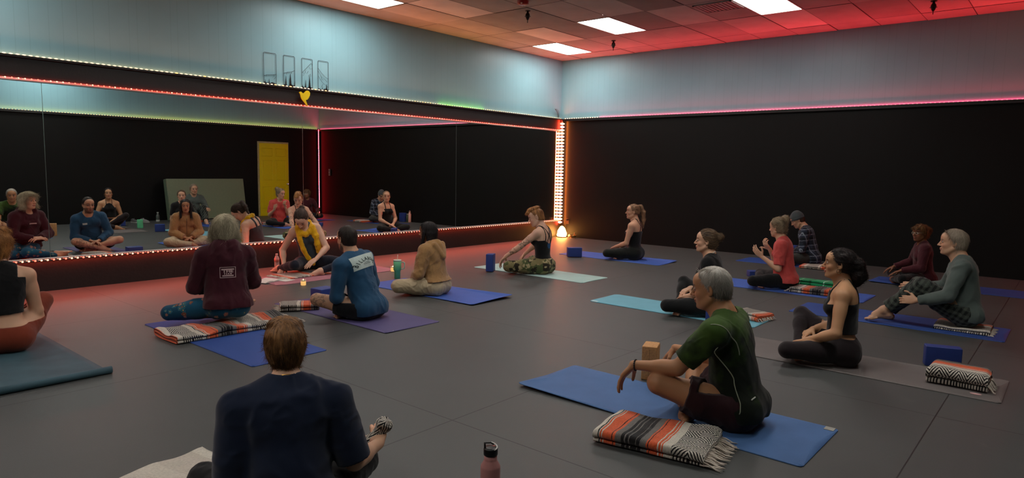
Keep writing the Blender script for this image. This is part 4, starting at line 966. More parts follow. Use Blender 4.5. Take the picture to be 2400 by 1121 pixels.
def blanket_material(name, off=0.0, palette='orange'):
    m_, nt_, b_ = new_mat(name); L = nt_.links.new
    uv = N(nt_, 'ShaderNodeUVMap', uv_map='UVMap'); sp = N(nt_, 'ShaderNodeSeparateXYZ'); L(uv.outputs[0], sp.inputs[0])
    U0, V0_ = sp.outputs['X'], sp.outputs['Y']
    nz = N(nt_, 'ShaderNodeTexNoise'); nz.inputs['Scale'].default_value = 90; nz.inputs['Detail'].default_value = 2; L(uv.outputs[0], nz.inputs['Vector'])
    def mth(op, a, b2=None, cl=False):
        n_ = N(nt_, 'ShaderNodeMath', operation=op); n_.use_clamp = cl
        for i, q in enumerate((a, b2)):
            if q is None: continue
            if isinstance(q, (int, float)): n_.inputs[i].default_value = q
            else: L(q, n_.inputs[i])
        return n_.outputs[0]
    U = mth('ADD', U0, mth('MULTIPLY', mth('SUBTRACT', nz.outputs['Fac'], .5), .006)); U = mth('ADD', U, off)
    per = .56; t = mth('FRACT', mth('DIVIDE', U, per))
    cr = N(nt_, 'ShaderNodeValToRGB'); cr.color_ramp.interpolation = 'CONSTANT'; el = cr.color_ramp.elements
    W = '#d9d0c2'; O = '#e0633a'; G = '#75706c'; K = '#1d1a1c'; PO = '#d98a6a'
    if palette == 'orange':
        seq = [(0, W), (.05, K), (.06, W), (.07, O), (.085, W), (.095, O), (.19, K), (.197, O), (.22, G), (.27, K), (.30, G), (.31, K), (.335, G), (.345, K), (.40, G), (.41, K), (.44, G), (.50, O), (.515, K), (.523, O), (.60, W), (.612, O), (.63, W), (.64, O), (.65, W), (.72, K)]
    elif palette == 'green':
        seq = [(0, '#17935c'), (.1, '#2fc487'), (.13, '#129058'), (.3, '#bfe8d2'), (.31, '#17935c'), (.5, '#0d6e43'), (.55, '#1aa468'), (.8, '#c8eedb'), (.82, '#17935c')]
    else:
        seq = [(0, '#d8cfc4'), (.3, '#cfc5ba'), (.6, '#ddd5ca')]
    for i, (p, c) in enumerate(seq):
        e_ = el[i] if i < 2 else el.new(p)
        e_.position = p; e_.color = (*lin(c), 1)
    L(t, cr.inputs[0]); colr = cr.outputs[0]
    if palette == 'orange':
        # stepped diamonds in the last band
        zone = mth('GREATER_THAN', t, .725); zu = mth('ABSOLUTE', mth('SUBTRACT', mth('MULTIPLY', t, per), .86*per))
        zz = mth('ADD', mth('MULTIPLY', mth('PINGPONG', V0_, .05), 1.0), zu); st = mth('GREATER_THAN', mth('FRACT', mth('DIVIDE', zz, .016)), .5)
        dm = N(nt_, 'ShaderNodeMix', data_type='RGBA'); dm.inputs[6].default_value = (*lin(K), 1); dm.inputs[7].default_value = (*lin('#d5cdc0'), 1); L(st, dm.inputs[0])
        mx = N(nt_, 'ShaderNodeMix', data_type='RGBA'); L(zone, mx.inputs[0]); L(colr, mx.inputs[6]); L(dm.outputs[2], mx.inputs[7]); colr = mx.outputs[2]
        # small zigzag flecks in the dark band
    mr_ = N(nt_, 'ShaderNodeMapRange'); mr_.inputs[3].default_value = .65; mr_.inputs[4].default_value = 1.2; L(nz.outputs['Fac'], mr_.inputs[0])
    ml = N(nt_, 'ShaderNodeMix', data_type='RGBA', blend_type='MULTIPLY'); ml.inputs[0].default_value = 1; L(colr, ml.inputs[6]); L(mr_.outputs[0], ml.inputs[7]); L(ml.outputs[2], b_.inputs['Base Color'])
    wv = N(nt_, 'ShaderNodeTexWave'); wv.inputs['Scale'].default_value = 60; wv.inputs['Distortion'].default_value = 1.5; L(uv.outputs[0], wv.inputs['Vector'])
    bp_ = N(nt_, 'ShaderNodeBump'); bp_.inputs['Strength'].default_value = .6; bp_.inputs['Distance'].default_value = .003; L(wv.outputs['Fac'], bp_.inputs['Height']); L(bp_.outputs[0], b_.inputs['Normal'])
    b_.inputs['Roughness'].default_value = .95; b_.inputs['Specular IOR Level'].default_value = .15; b_.inputs['Sheen Weight'].default_value = .2
    return m_
fringe_m = plain('fringe_yarn', '#c9bdb0', rough=.95, var=.15, bump=.3, bscale=200)
green_fr = plain('fringe_green', '#2aa06a', rough=.95)
BM = {}
def folded_blanket(label, x, y, rz, L_, Wd, layers, pitch, off=0.0, palette='orange', stripes='across', seed=1, fringe=None, z0=.006, amp=.006, group='striped folded blankets', tilt=0.0, seg=.010, sag=0.0, press=None, flen=.07, fcol=None):
    """serpentine folded cloth. local x = along the fold axis (length L_), local y = depth Wd.
    stripes 'across': bands follow local x; 'fold': bands follow the fold path."""
    r = empty('folded_blanket', (x, y, z0), rz); tag(r, label, 'blanket', group)
    key = (palette, off); 
    if key not in BM: BM[key] = blanket_material('blanket_%s_%d' % (palette, len(BM)), off, palette)
    th = pitch*.82; path = []; hw = Wd/2; n_l = max(4, int(Wd/seg)); s_ = 0
    rg_ = random.Random(seed)
    for k in range(layers):
        zc = th/2+k*pitch; sg = 1 if k % 2 == 0 else -1; in0 = rg_.uniform(0, .012); 
        for i in range(n_l+1): path.append((sg*(-hw+pitch/2+2*(hw-pitch/2)*i/n_l), zc))
        if k < layers-1:
            for i in range(1, 6):
                a = -math.pi/2+math.pi*i/6; path.append((sg*(hw-pitch/2+math.cos(a)*pitch*.5-in0*0), zc+pitch/2+math.sin(a)*pitch/2))
    path = np.array(path); dv_ = np.gradient(path, axis=0); dv_ /= np.linalg.norm(dv_, axis=1, keepdims=True)+1e-9; nn = np.stack([-dv_[:, 1], dv_[:, 0]], 1)
    arc = np.concatenate([[0], np.cumsum(np.linalg.norm(np.diff(path, axis=0), axis=1))])
    m = len(path); caps_ = []
    A = path+nn*th/2; B = path-nn*th/2
    endA = [path[-1]+dv_[-1]*th*.5*math.sin(a)+nn[-1]*th*.5*math.cos(a) for a in (math.pi*.25, math.pi*.5, math.pi*.75)]
    endB = [path[0]-dv_[0]*th*.5*math.sin(a)-nn[0]*th*.5*math.cos(a) for a in (math.pi*.25, math.pi*.5, math.pi*.75)]
    loop = np.concatenate([A, endA, B[::-1], endB]); larc = np.concatenate([arc, [arc[-1]]*3, arc[::-1], [0]*3]); K = len(loop)
    nx = max(6, int(L_/seg)); V = np.zeros(((nx+1)*K, 3)); UVs = np.zeros(((nx+1)*K, 2))
    for i in range(nx+1):
        xx = -L_/2+L_*i/nx; e_ = 1-.0*abs(xx)
        V[i*K:(i+1)*K, 0] = xx; V[i*K:(i+1)*K, 1] = loop[:, 0]; V[i*K:(i+1)*K, 2] = loop[:, 1]
        UVs[i*K:(i+1)*K] = np.stack([np.full(K, xx+L_/2), larc], 1) if stripes == 'across' else np.stack([larc, np.full(K, xx)], 1)
    # rounded edge at the two open sides, crumple
    top = V[:, 2].max()
    d1 = wnoise(V*V3(1, 1, 2.0), 9, seed, 2); d2 = wnoise(V*V3(1, 1, 1), 4.0, seed+4, 2); d3 = wnoise(V*V3(1, 1, .2), 7, seed+8, 2)
    hz = V[:, 2]/top
    V[:, 2] += hz*(d1*amp+d2*amp*2.2); V[:, 1] += d2*amp*1.5*hz+d3*.006; V[:, 0] += d3*.012+d1*.003
    edge_ = np.clip((np.abs(V[:, 0])-(L_/2-.03))/.03, 0, 1); V[:, 2] *= 1-.18*edge_**2
    V[:, 2] += tilt*V[:, 0]*hz
    if press: 
        for (px_, py_, pr_, pz_) in press:
            f_ = np.exp(-((V[:, 0]-px_)**2+(V[:, 1]-py_)**2)/(pr_**2)); V[:, 2] *= 1-f_*(1-pz_)
    V[:, 2] = np.maximum(V[:, 2], .0008)
    F = []
    for i in range(nx):
        a = i*K+np.arange(K); b_ = i*K+(np.arange(K)+1) % K; F.append(np.stack([a, b_, b_+K, a+K], 1))
    F = [np.concatenate(F)[:, ::-1]]
    # close the two ends strip-wise
    q4 = []
    for base in (0, nx*K):
        for j in range(m-1):
            a0, a1 = base+j, base+j+1; b0, b1 = base+m+3+(m-1-j), base+m+3+(m-2-j)
            q4.append((a0, b0, b1, a1) if base == 0 else (a0, a1, b1, b0))
    F.append(np.array(q4))
    np_mesh('cloth', V, F, BM[key], r, uv=UVs)
    if fringe:
        rf = random.Random(seed+3)
        for (sx_, lay) in fringe:
            q = MB()
            nstr = int(Wd/.011)
            for k in range(nstr):
                yy = -hw+Wd*(k+.5)/nstr; x0_ = sx_*(L_/2-.012); zz = .006+lay*pitch+rf.uniform(-.003, .004); l2 = flen*rf.uniform(.6, 1.1); dy = rf.uniform(-.03, .03); zl = rf.uniform(.001, .008)
                q.tube([(x0_, yy, zz), (x0_+sx_*l2*.35, yy+dy*.3, zz*.7+.004), (x0_+sx_*l2*.75, yy+dy*.7, zl+.003), (x0_+sx_*l2, yy+dy, zl+.002)], [.0042, .0036, .003, .0018], n=5)
            q.build('fringe', fcol or fringe_m, r, smooth=True)['label'] = 'frayed fringe'
    return r
PI = math.pi
# nearest blanket: length runs towards -y with the fringe at its far right end
folded_blanket('orange, grey and white striped folded blanket with fringe, nearest the camera', -8.43, -6.79, -PI/2+.16, .56, .36, 3, .024, off=.0, seed=3, fringe=[(1, 0), (1, 1)], amp=.010, seg=.008, flen=.10)
folded_blanket('folded striped blanket with bold diamond edge at the grey mat\'s end', -6.17, -7.82, -PI/2, .34, .25, 3, .040, off=.54, stripes='fold', seed=5, fringe=[(1, 1)], amp=.006, z0=.011, seg=.008, flen=.05)
folded_blanket('striped blanket spread under the kneeling woman in maroon hoodie', -8.75, -2.98, -.02, 1.04, .42, 2, .028, off=.36, seed=7, fringe=[(1, 0), (1, 1)], amp=.018, z0=.006, flen=.09)
folded_blanket('small folded striped blanket beside the tattooed knee of the seated man', -7.88, -2.64, -.55, .36, .28, 2, .030, off=.40, seed=9, fringe=[(-1, 0)], amp=.008, flen=.08)
folded_blanket('thin striped blanket under the woman in a yellow scarf', -6.55, -.86, .05, .98, .42, 1, .018, off=.30, seed=11, fringe=[(-1, 0)], amp=.006, flen=.10)
folded_blanket('folded striped blanket behind the woman in a black T-shirt', -5.12, -6.02, 1.35, .30, .26, 3, .024, off=.30, seed=13, fringe=[(-1, 1)], amp=.008, flen=.05)
folded_blanket('striped blanket under the grey-haired man in the pullover', -4.20, -7.62, -PI/2, .42, .36, 2, .026, off=.42, stripes='fold', seed=15, amp=.006, flen=.05, fringe=[(1, 0)])
folded_blanket('folded striped blanket with white fringe behind the woman in coral', -3.20, -6.03, -PI/2+.05, .46, .34, 2, .034, off=.46, seed=17, fringe=[(1, 0), (-1, 1)], amp=.008)
folded_blanket('green dotted blanket folded behind the woman in coral', -2.86, -5.98, -PI/2-.05, .50, .22, 4, .026, off=.1, palette='green', seed=19, fringe=[(1, 1), (1, 0)], amp=.006, group='plain folded blankets', fcol=green_fr, flen=.05)
folded_blanket('flat striped blanket beside the person in a grey beanie', -.98, -5.42, -PI/2+.1, .42, .30, 2, .024, off=.30, seed=21, amp=.006)
folded_blanket('cream blanket under the person in a navy T-shirt at the bottom edge', -10.42, -5.72, .15, .95, .95, 1, .012, off=0, palette='cream', seed=23, amp=.008, group='plain folded blankets', seg=.02, z0=.0005)

# blocks
blk = {'blue': plain('foam_blue', '#223c84', rough=.6, var=.05, bump=.15, bscale=500), 'cork': plain('cork', '#b98755', rough=.75, var=.25, nscale=90, bump=.3, bscale=180), 'mint': plain('foam_mint', '#5cc08c', rough=.6), 'dblue': plain('foam_navy', '#1c3276', rough=.6, var=.05)}
def yoga_block(label, x, y, rz, dims, m_, z=.0):
    r = empty('yoga_block', (x, y, z), rz); tag(r, label, 'yoga block', 'yoga blocks beside the mats')
    dx, dy, dz = dims; autosmooth(MB().box((-dx/2, -dy/2, 0), (dx/2, dy/2, dz), bev=.010).build('block', blk[m_], r)); return r
b_ = yoga_block('cork yoga block standing upright in front of the man in green T-shirt', -7.47, -6.22, .35, (.15, .10, .23), 'cork')
q = MB(); q.box((-.0755, -.0012, .02), (-.0748, .0012, .21)); q.build('glue_line', plain('cork_dark', '#7c5530', bump=0), b_)
yoga_block('blue yoga block standing upright on the pale mint mat', -4.74, -2.30, .5, (.15, .10, .235), 'blue', .007)
yoga_block('blue yoga block on its side beside the far blue mat', -2.62, -2.20, -.75, (.23, .11, .15), 'blue', .007)
yoga_block('blue yoga block at the knee of the man in the lettered sweatshirt', -7.46, -2.42, .1, (.20, .17, .12), 'blue', .007)
yoga_block('navy yoga block standing behind the folded diamond-edged blanket', -5.73, -7.66, -1.25, (.23, .09, .15), 'dblue')
yoga_block('flat blue yoga block in front of the woman in a coral T-shirt', -2.45, -5.07, -.9, (.21, .14, .08), 'blue')
yoga_block('blue yoga block behind the woman in a maroon sweater', -1.98, -7.12, -.4, (.23, .15, .10), 'blue')
yoga_block('blue yoga block upright against the far wall behind the beanie person', -.10, -4.88, 0, (.11, .17, .23), 'blue')
yoga_block('mint green yoga block seen in the mirror beside the curly-haired woman', -5.67, -6.90, .3, (.11, .10, .18), 'mint')
yoga_block('blue yoga block seen in the mirror by the woman in a black T-shirt', -5.68, -5.88, .3, (.18, .12, .15), 'blue')

# drinking things
def vessel(name, label, cat, x, y, z=0.0, rz=0.0): r = empty(name, (x, y, z), rz); tag(r, label, cat); return r
r = vessel('water_bottle', 'pink steel water bottle with black loop cap at the bottom edge', 'bottle', -9.50, -6.60)
pk = plain('pink_enamel', '#b9807c', rough=.35, var=.03, bump=.05)
MB().lathe([(.036, 0), (.0395, .004), (.0405, .02), (.0405, .175), (.0395, .183), (.0275, .203), (.0265, .208), (.0265, .228)], n=40).build('body', pk, r, smooth=True)
MB().lathe([(.0275, .0), (.029, .002), (.029, .026), (.027, .030), (.01, .031)], c=(0, 0, .227), n=36).build('cap', plain('cap_black', '#0c0c0d', rough=.4, bump=0), r, smooth=True)
q = MB().tube([(-.021, .012, .255), (-.022, .013, .282)], .004); q.tube([(-.022, .013, .279), (-.0, .0, .277), (.012, -.005, .268)], .003); q.build('spout_hinge', MATS['cap_black'], r, smooth=True)
a0 = RAD(-20)
MB().tube([(.026*math.cos(a0+t)*1.0, .026*math.sin(a0+t), .262+.012*math.sin(t*.5)) for t in np.linspace(-2.4, 1.0, 18)], .0026, n=8).build('wire_loop', plain('wire_white', '#d9d6d2', rough=.3, bump=0), r, smooth=True)['label'] = 'white carrying loop'
r = vessel('tumbler', 'mint green handled tumbler with a straw beside the blue mat', 'tumbler', -6.06, -1.93, .006, RAD(-45))
tg = plain('tumbler_green', '#57a878', rough=.45, bump=0, var=.03)
MB().lathe([(.034, 0), (.037, .003), (.0385, .095), (.047, .108), (.049, .112), (.050, .222)], n=32).build('cup', tg, r, smooth=True)
MB().lathe([(.0395, 0), (.0395, .006)], c=(0, 0, .100), n=28).build('ring', plain('tumbler_dark', '#2e5f44', bump=0), r, smooth=True)
MB().tube([(.048, 0, .205), (.075, 0, .208), (.088, 0, .198), (.089, 0, .150), (.080, 0, .125), (.048, 0, .120)], .007, n=10, flat=1.3).build('handle', plain('tumbler_handle', '#9cc4a8', bump=0), r, smooth=True)
MB().lathe([(.051, 0), (.051, .012), (.045, .018), (.01, .019)], c=(0, 0, .221), n=30).build('lid', plain('tumbler_lid', '#b9cdbd', rough=.25, bump=0), r, smooth=True)
MB().tube([(.0, .01, .235), (.004, .012, .30)], .0042, n=8).build('straw', plain('straw', '#cfd3c8', rough=.3, bump=0), r, smooth=True)
m_cdl, nt, b = new_mat('candle_glass'); b.inputs['Base Color'].default_value = (.75, .50, .22, 1); b.inputs['Emission Color'].default_value = (1, .55, .16, 1); b.inputs['Emission Strength'].default_value = .75; b.inputs['Roughness'].default_value = .3
def candle(label, x, y):
    r = vessel('candle_jar', label, 'candle', x, y); r['group'] = 'small lit candle jars'
    MB().lathe([(.024, 0), (.029, .004), (.030, .05), (.029, .052)], n=20).build('glass_jar', m_cdl, r, smooth=True)
    MB().lathe([(.0305, 0), (.031, .002), (.031, .012), (.028, .014), (.01, .010)], c=(0, 0, .051), n=20).build('rim', plain('candle_rim', '#d8c6a8', rough=.3, bump=0), r, smooth=True)
    MB().lathe([(.0005, 0), (.005, .006), (.004, .014), (.0005, .026)], c=(0, 0, .05), n=8).build('flame', emis('candle_flame', (1, .6, .2), 12), r, smooth=True)
candle('small lit candle jar in front of the pink mat', -7.13, -1.53); candle('small lit candle jar beside the green tumbler', -5.69, -1.40)
m_gl, nt, b = new_mat('red_lit_plastic'); b.inputs['Base Color'].default_value = (.95, .80, .76, 1); b.inputs['Transmission Weight'].default_value = .6; b.inputs['Roughness'].default_value = .18; b.inputs['IOR'].default_value = 1.25  # clear plastic, pink from the red strip light put into its colour
r = vessel('plastic_bottle', 'clear plastic water bottle standing on the floor against the kickboard', 'bottle', -6.70, -.23)
MB().lathe([(.028, 0), (.032, .006), (.0325, .08), (.0310, .085), (.0325, .09), (.0325, .12), (.0305, .125), (.0325, .13), (.031, .15), (.022, .176), (.0145, .186), (.0145, .196)], n=28).build('bottle', m_gl, r, smooth=True)
MB().lathe([(.033, 0), (.033, .045)], c=(0, 0, .105), n=28).build('label_band', plain('bottle_label', '#c98a80', bump=0), r, smooth=True)
MB().lathe([(.016, 0), (.016, .014), (.014, .015)], c=(0, 0, .195), n=20).build('cap', plain('bottle_cap', '#d9c6c0', rough=.3, bump=0), r, smooth=True)
# open notebook and loose sheet
r = vessel('notebook', 'open white notebook lying on the pink mat\'s corner', 'notebook', -7.29, -1.02, .008, RAD(18))
pap = plain('paper', '#d8d6cf', rough=.8, bump=.02, var=.02); V = []; F = []
nx_ = 16
for sgn in (-1, 1):
    q = MB()
    prof = [(sgn*x_, .018*math.sin(min(1, x_/.15)*PI)*.75+.004) for x_ in np.linspace(0, .15, nx_)]
    for i in range(nx_-1):
        (xa, za), (xb, zb) = prof[i], prof[i+1]
        q.add([(xa, -.105, 0), (xb, -.105, 0), (xb, .105, 0), (xa, .105, 0), (xa, -.105, za), (xb, -.105, zb), (xb, .105, zb), (xa, .105, za)], [(4, 5, 6, 7), (0, 1, 5, 4), (3, 7, 6, 2)]+([(1, 2, 6, 5)] if i == nx_-2 else []))
    q.build('page_block', pap, r, smooth=False)
MB().box((-.155, -.108, -.0015), (.155, .108, 0)).build('cover', plain('notebook_cover', '#3a332f', bump=0), r)
MB().box((.006, -.108, .004), (.010, .108, .006)).build('ribbon', MATS['notebook_cover'], r)
r = vessel('paper_sheet', 'loose white sheet of paper beside the open notebook', 'paper', -7.11, -1.10, .008, RAD(10))
MB().box((-.075, -.10, 0), (.075, .10, .0015)).build('sheet', pap, r)
# salt lamp, bowl
r = vessel('salt_lamp', 'glowing cone shaped salt lamp on the floor in the corner', 'lamp', -.155, -.155)
m_s, nt, b = new_mat('salt_glow'); b.inputs['Base Color'].default_value = (.9, .5, .25, 1); b.inputs['Emission Color'].default_value = (1.0, .40, .09, 1); b.inputs['Emission Strength'].default_value = 9
tc = N(nt, 'ShaderNodeTexCoord'); no = N(nt, 'ShaderNodeTexNoise'); no.inputs['Scale'].default_value = 18; nt.links.new(tc.outputs['Object'], no.inputs['Vector'])
mrr = N(nt, 'ShaderNodeMapRange'); mrr.inputs[3].default_value = 22; mrr.inputs[4].default_value = 60; nt.links.new(no.outputs['Fac'], mrr.inputs[0]); nt.links.new(mrr.outputs[0], b.inputs['Emission Strength'])
q = MB().lathe([(.088, .018), (.100, .045), (.098, .09), (.084, .14), (.062, .185), (.040, .215), (.018, .235), (.002, .24)], n=22)
q.v = [(x_*(1+.06*math.sin(z_*70+x_*40)), y_*(1+.06*math.cos(z_*60+x_*30)), z_) for x_, y_, z_ in q.v]; q.build('salt_stone', m_s, r, smooth=True)
MB().lathe([(.09, 0), (.092, .004), (.092, .016), (.085, .020)], n=28).build('wooden_base', plain('lamp_wood', '#6b3c1e', rough=.5), r, smooth=True)
r = vessel('singing_bowl', 'small bowl with a wooden mallet on the floor beside the salt lamp', 'bowl', -.13, -.42)
MB().lathe([(.02, .006), (.045, .010), (.066, .03), (.074, .065), (.071, .065), (.062, .033), (.042, .016), (.002, .013)], n=28).build('bowl', plain('brass_dull', '#8a6a3a', rough=.35, metal=.7, bump=0), r, smooth=True)
MB().lathe([(.05, 0), (.062, .003), (.060, .010), (.03, .012)], n=20).build('cushion', plain('cushion_cream', '#c9a77c', bump=.1), r, smooth=True)
MB().tube([(.03, -.01, .035), (-.02, -.05, .085), (-.05, -.075, .115)], [.009, .008, .0095], n=10).build('mallet', plain('mallet_wood', '#c08a52', rough=.5), r, smooth=True)
r = vessel('white_stone', 'small pale round stone beside the bowl by the salt lamp', 'stone', -.10, -.315)
MB().lathe([(.012, 0), (.03, .008), (.035, .03), (.03, .055), (.015, .07), (.002, .073)], n=16).build('stone', plain('stone_pale', '#cdbfa6', bump=.1), r, smooth=True)
# bottles by the far wall, seen in the mirror
r = vessel('steel_bottle', 'tall pale pink bottle by the far wall, seen in the mirror', 'bottle', -.06, -4.66)
MB().lathe([(.036, 0), (.038, .004), (.038, .21), (.025, .232), (.024, .245)], n=24).build('body', plain('bottle_pink', '#dca99a', rough=.35, bump=0), r, smooth=True)
q = MB().lathe([(.026, 0), (.026, .02)], c=(0, 0, .243), n=18); q.tube([(0, -.022, .26), (0, -.02, .285), (0, 0, .295), (0, .02, .285), (0, .022, .26)], .005); q.build('cap', MATS['bottle_pink'], r, smooth=True)
r = vessel('steel_bottle', 'short olive green bottle between pink bottle and blue block, seen in the mirror', 'bottle', -.06, -4.745)
MB().lathe([(.034, 0), (.036, .004), (.036, .16), (.022, .18), (.021, .19)], n=24).build('body', plain('bottle_olive', '#3d4a34', rough=.4, bump=0), r, smooth=True)
MB().lathe([(.024, 0), (.024, .022), (.02, .025)], c=(0, 0, .188), n=18).build('cap', plain('bottle_greycap', '#a8a89c', rough=.4, bump=0), r, smooth=True)
r = vessel('glass_bottle', 'clear bottle on the floor by the green panel, seen in the mirror', 'bottle', -4.74, -8.30)
MB().lathe([(.036, 0), (.04, .004), (.04, .15), (.02, .19), (.018, .21)], n=20).build('bottle', plain('bottle_greyglass', '#56605c', rough=.15, bump=0), r, smooth=True)
q = MB().lathe([(.022, 0), (.022, .02)], c=(0, 0, .21), n=14); q.lathe([(.0405, 0), (.0405, .04)], c=(0, 0, .01), n=20); q.build('cap', plain('bottle_palecap', '#b6bab4', bump=0), r)
def shoe(label, x, y, rz, col):
    r = vessel('shoe', label, 'shoe', x, y, 0, rz); r['group'] = 'shoes by the opposite wall'
    V, F = surface([cap((-.09, 0, .035), (.02, 0, .03), .038, .036, k=.02), cap((.0, 0, .028), (.10, .005, .022), .036, .028, k=.02), cap((-.09, 0, .05), (-.06, 0, .08), .034, .030, k=.02), ell((-.062, 0, .10), (.035, .02, .03), k=.006, op='sub')], .006)
    V[:, 2] = np.maximum(V[:, 2], .012); np_mesh('upper', V, F, plain('shoe_'+col, col, rough=.6), r)
    MB().prism([(-.13, -.03), (-.1, -.04), (.1, -.042), (.135, -.02), (.14, .01), (.1, .04), (-.1, .04), (-.13, .03)], 2, 0, .016).build('sole', plain('shoe_sole', '#a8a8a2', bump=0), r)
    MB().tube([(.0, -.018, .066), (.012, .018, .065), (.025, -.016, .060), (.037, .016, .058), (.05, -.014, .052)], .003).build('laces', plain('laces', '#c9c9c4', bump=0), r)
shoe('grey shoe farther from the green panel, seen in the mirror', -5.22, -8.38, 1.4, '#4a4a4a'); shoe('grey shoe nearer the green panel, seen in the mirror', -5.02, -8.34, 1.2, '#77797a')
# ------------------------------------------------------------------ the people
def cloth(name, col, **k): return plain('cloth_'+name, col, rough=k.pop('rough', .85), var=k.pop('var', .08), nscale=12, bump=k.pop('bump', .25), bscale=k.pop('bscale', 520), spec=.2, sheen=k.pop('sheen', .15))
vc = vcol_mat('cloth_printed', rough=.85, bump=.2, bscale=450, spec=.2, sheen=.1)
blackc = cloth('black', '#0f0f11'); blackleg = cloth('black_stretch', '#111214', bump=.1)
HF = .0045
# --- man in the green T-shirt
f = Figure('man in mottled green T-shirt and maroon shorts, grey hair, sitting cross-legged nearest right', -7.90, -6.98, 96, 1.0, True, wd=1.07, hw=1.03, lw=1.08, aw=1.08, belly=.012, lean=(5, 17), head=(6, 8, 0), skin='tan', h=HF, neckf=.12,
    arms={'L': dict(w=(.50, .26, .305), pole=(-.15, .15, -1), d=(.62, .1, -.8), n=(-.75, 0, -.55), curl=.55), 'R': dict(w=(.45, .25, .30), pole=(-.15, .15, -1), d=(.6, .1, -.75), n=(-.75, 0, -.6), curl=.6)},
    legs={'L': dict(k=(.34, .24, .215), a=(.34, -.04, .06), fd=(.25, -1, -.05)), 'R': dict(k=(.30, .30, .20), a=(.26, -.02, .055), fd=(.15, -1, -.05), fu=(.7, 0, .8))})
f.body(lipcol='#9a5848')
def green_col(V):
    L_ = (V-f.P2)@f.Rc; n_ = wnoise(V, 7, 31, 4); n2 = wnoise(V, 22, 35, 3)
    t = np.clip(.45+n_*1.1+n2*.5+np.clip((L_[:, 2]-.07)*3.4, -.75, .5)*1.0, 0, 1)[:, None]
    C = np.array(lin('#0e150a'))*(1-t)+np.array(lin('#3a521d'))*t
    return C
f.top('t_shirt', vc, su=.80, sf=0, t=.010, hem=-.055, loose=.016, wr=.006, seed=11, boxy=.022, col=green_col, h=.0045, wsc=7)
shirt = [o for o in f.root.children if o.name.startswith('t_shirt')][0]; bv = f.tree(shirt)
seam_m = plain('seam_pale', '#9aa088', bump=0)
def seam_line(pts, r=.0022, name='seam', m_=None):
    q = MB().tube(pts, r, n=6); return q.build(name, m_ or seam_m, f.root, smooth=True)
def on_shirt(local, bvh, fig, off=.001):
    R = fig.Rc; out = []
    for u, v, w_ in local:
        p = fig.P2+R@V3(u, v, w_); loc, n_, i_, d_ = bvh.find_nearest(Vector(p)); out.append(V3(*loc)+V3(*n_)*off)
    out = np.array(out)
    for _ in range(3): out[1:-1] = (out[:-2]+2*out[1:-1]+out[2:])/4
    return list(out)
seam_line(on_shirt([(-.02-.10*math.sin(t*2.2), .30-.15*t**.6, .22-t*.26) for t in np.linspace(0, 1, 26)], bv, f), .0028)['label'] = 'pale curved shoulder seam'
seam_line(on_shirt([(-.06-.03*math.sin(t*3), .30, -.04-t*.27) for t in np.linspace(0, 1, 22)], bv, f), .0026)['label'] = 'pale side seam'
f.pants('shorts', cloth('maroon_shorts', '#2c1116'), thigh=.62, t=.012, waist=.09, loose=.016, wr=.006, seed=12, h=.005)
hg = lambda L_: np.clip((L_[:, 2]-.0)*5+.45+.25*(L_[:, 0] > .0), 0, .95)
f.hair(thick=.002, line=(.000, .60), nape=-.060, col='#2a2420', col2='#6a6058', amp=.0035, grey=hg, strands=5200, slen=.022, lift=.35, srad=.0009, h=.004, seed=3, jit=.5)
q = MB(); nm = f.arm['L']; W_ = nm[3]; fd_ = nrm(nm[3]-nm[2]); Rb = R_from_z(fd_)
for k in range(18):
    a = 2*PI*k/18; c = W_-fd_*.012+Rb@V3(.029*math.cos(a), .029*math.sin(a), 0)
    q.lathe([(.002, -.0052), (.0048, -.0025), (.0052, 0), (.0048, .0025), (.002, .0052)], c=tuple(c), n=8)
q.build('bead_bracelet', plain('beads_black', '#120f0e', rough=.3, bump=0), f.root, smooth=True)
q = MB().tube(on_shirt([(-.075, .09, -.275), (-.06, .115, -.285)], bv, f, .003), .0045, n=6); q.build('hem_tag', plain('tag_white', '#b9b9ae', bump=0), f.root)

# --- woman with curly black hair
f = Figure('woman with curly black ponytail, black crop tank and dark leggings, cross-legged on grey mat', -6.20, -7.08, 104, .965, wd=.94, hw=1.02, lean=(-2, 5), head=(2, -3, 0), skin='olive', h=HF, hsc=.98,
    arms={'L': dict(w=(.24, .15, .175), pole=(-.5, .45, -.3), d=(.8, -.5, -.35), n=(.1, .1, -1), curl=.4), 'R': dict(w=(.20, .09, .215), pole=(-.5, .5, -.3), d=(.6, -.6, -.4), n=(-.1, 0, -1), curl=.5)},
    legs={'L': dict(k=(.33, .27, .115), a=(.33, -.06, .055), fd=(.1, -1, 0)), 'R': dict(k=(.27, .27, .27), a=(.29, -.10, .06), fd=(.05, -1, -.1), fu=(.5, 0, 1))})
f.body(lipcol='#a4574e', browcol='#1c120e')
def halter(u, v, w_):
    body = w_-(.045+.10*np.clip((u-.0)/.09, 0, 1)*np.clip(1-(np.abs(v)/.10)**2, 0, 1))
    back = np.abs(np.abs(v)-(.045+.10*np.clip(.12-w_, 0, .2)))-.0065
    front = np.abs(np.abs(v)-.055)-.0065
    st = np.where(u < -.02, back, front); return np.minimum(body, st)
f.tank('crop_tank', blackc, halter, hem=.135, t=.006, wr=.002, boxy=.012)
f.pants('leggings', cloth('aubergine', '#1d1417', bump=.08), thigh=1, shin=.93, t=.0045, waist=.105, wr=.0018, seed=13)
f.hair(thick=.006, line=(.012, .82), nape=-.06, back=[f.hc((-.085, 0, .035), (-.125, 0, .01), .040, .046), f.hc((-.125, 0, .01), (-.145, .0, -.075), .048, .054, .02), f.hc((-.14, 0, -.075), (-.125, 0, -.135), .052, .034, .02)], col='#0c0809', col2='#2a1d1b', amp=.007, nscale=12, flow='tie', tie=(-.11, 0, .0), strands=3200, slen=.035, lift=.35, curl=.008, srad=.0011, seed=5, jit=.5)
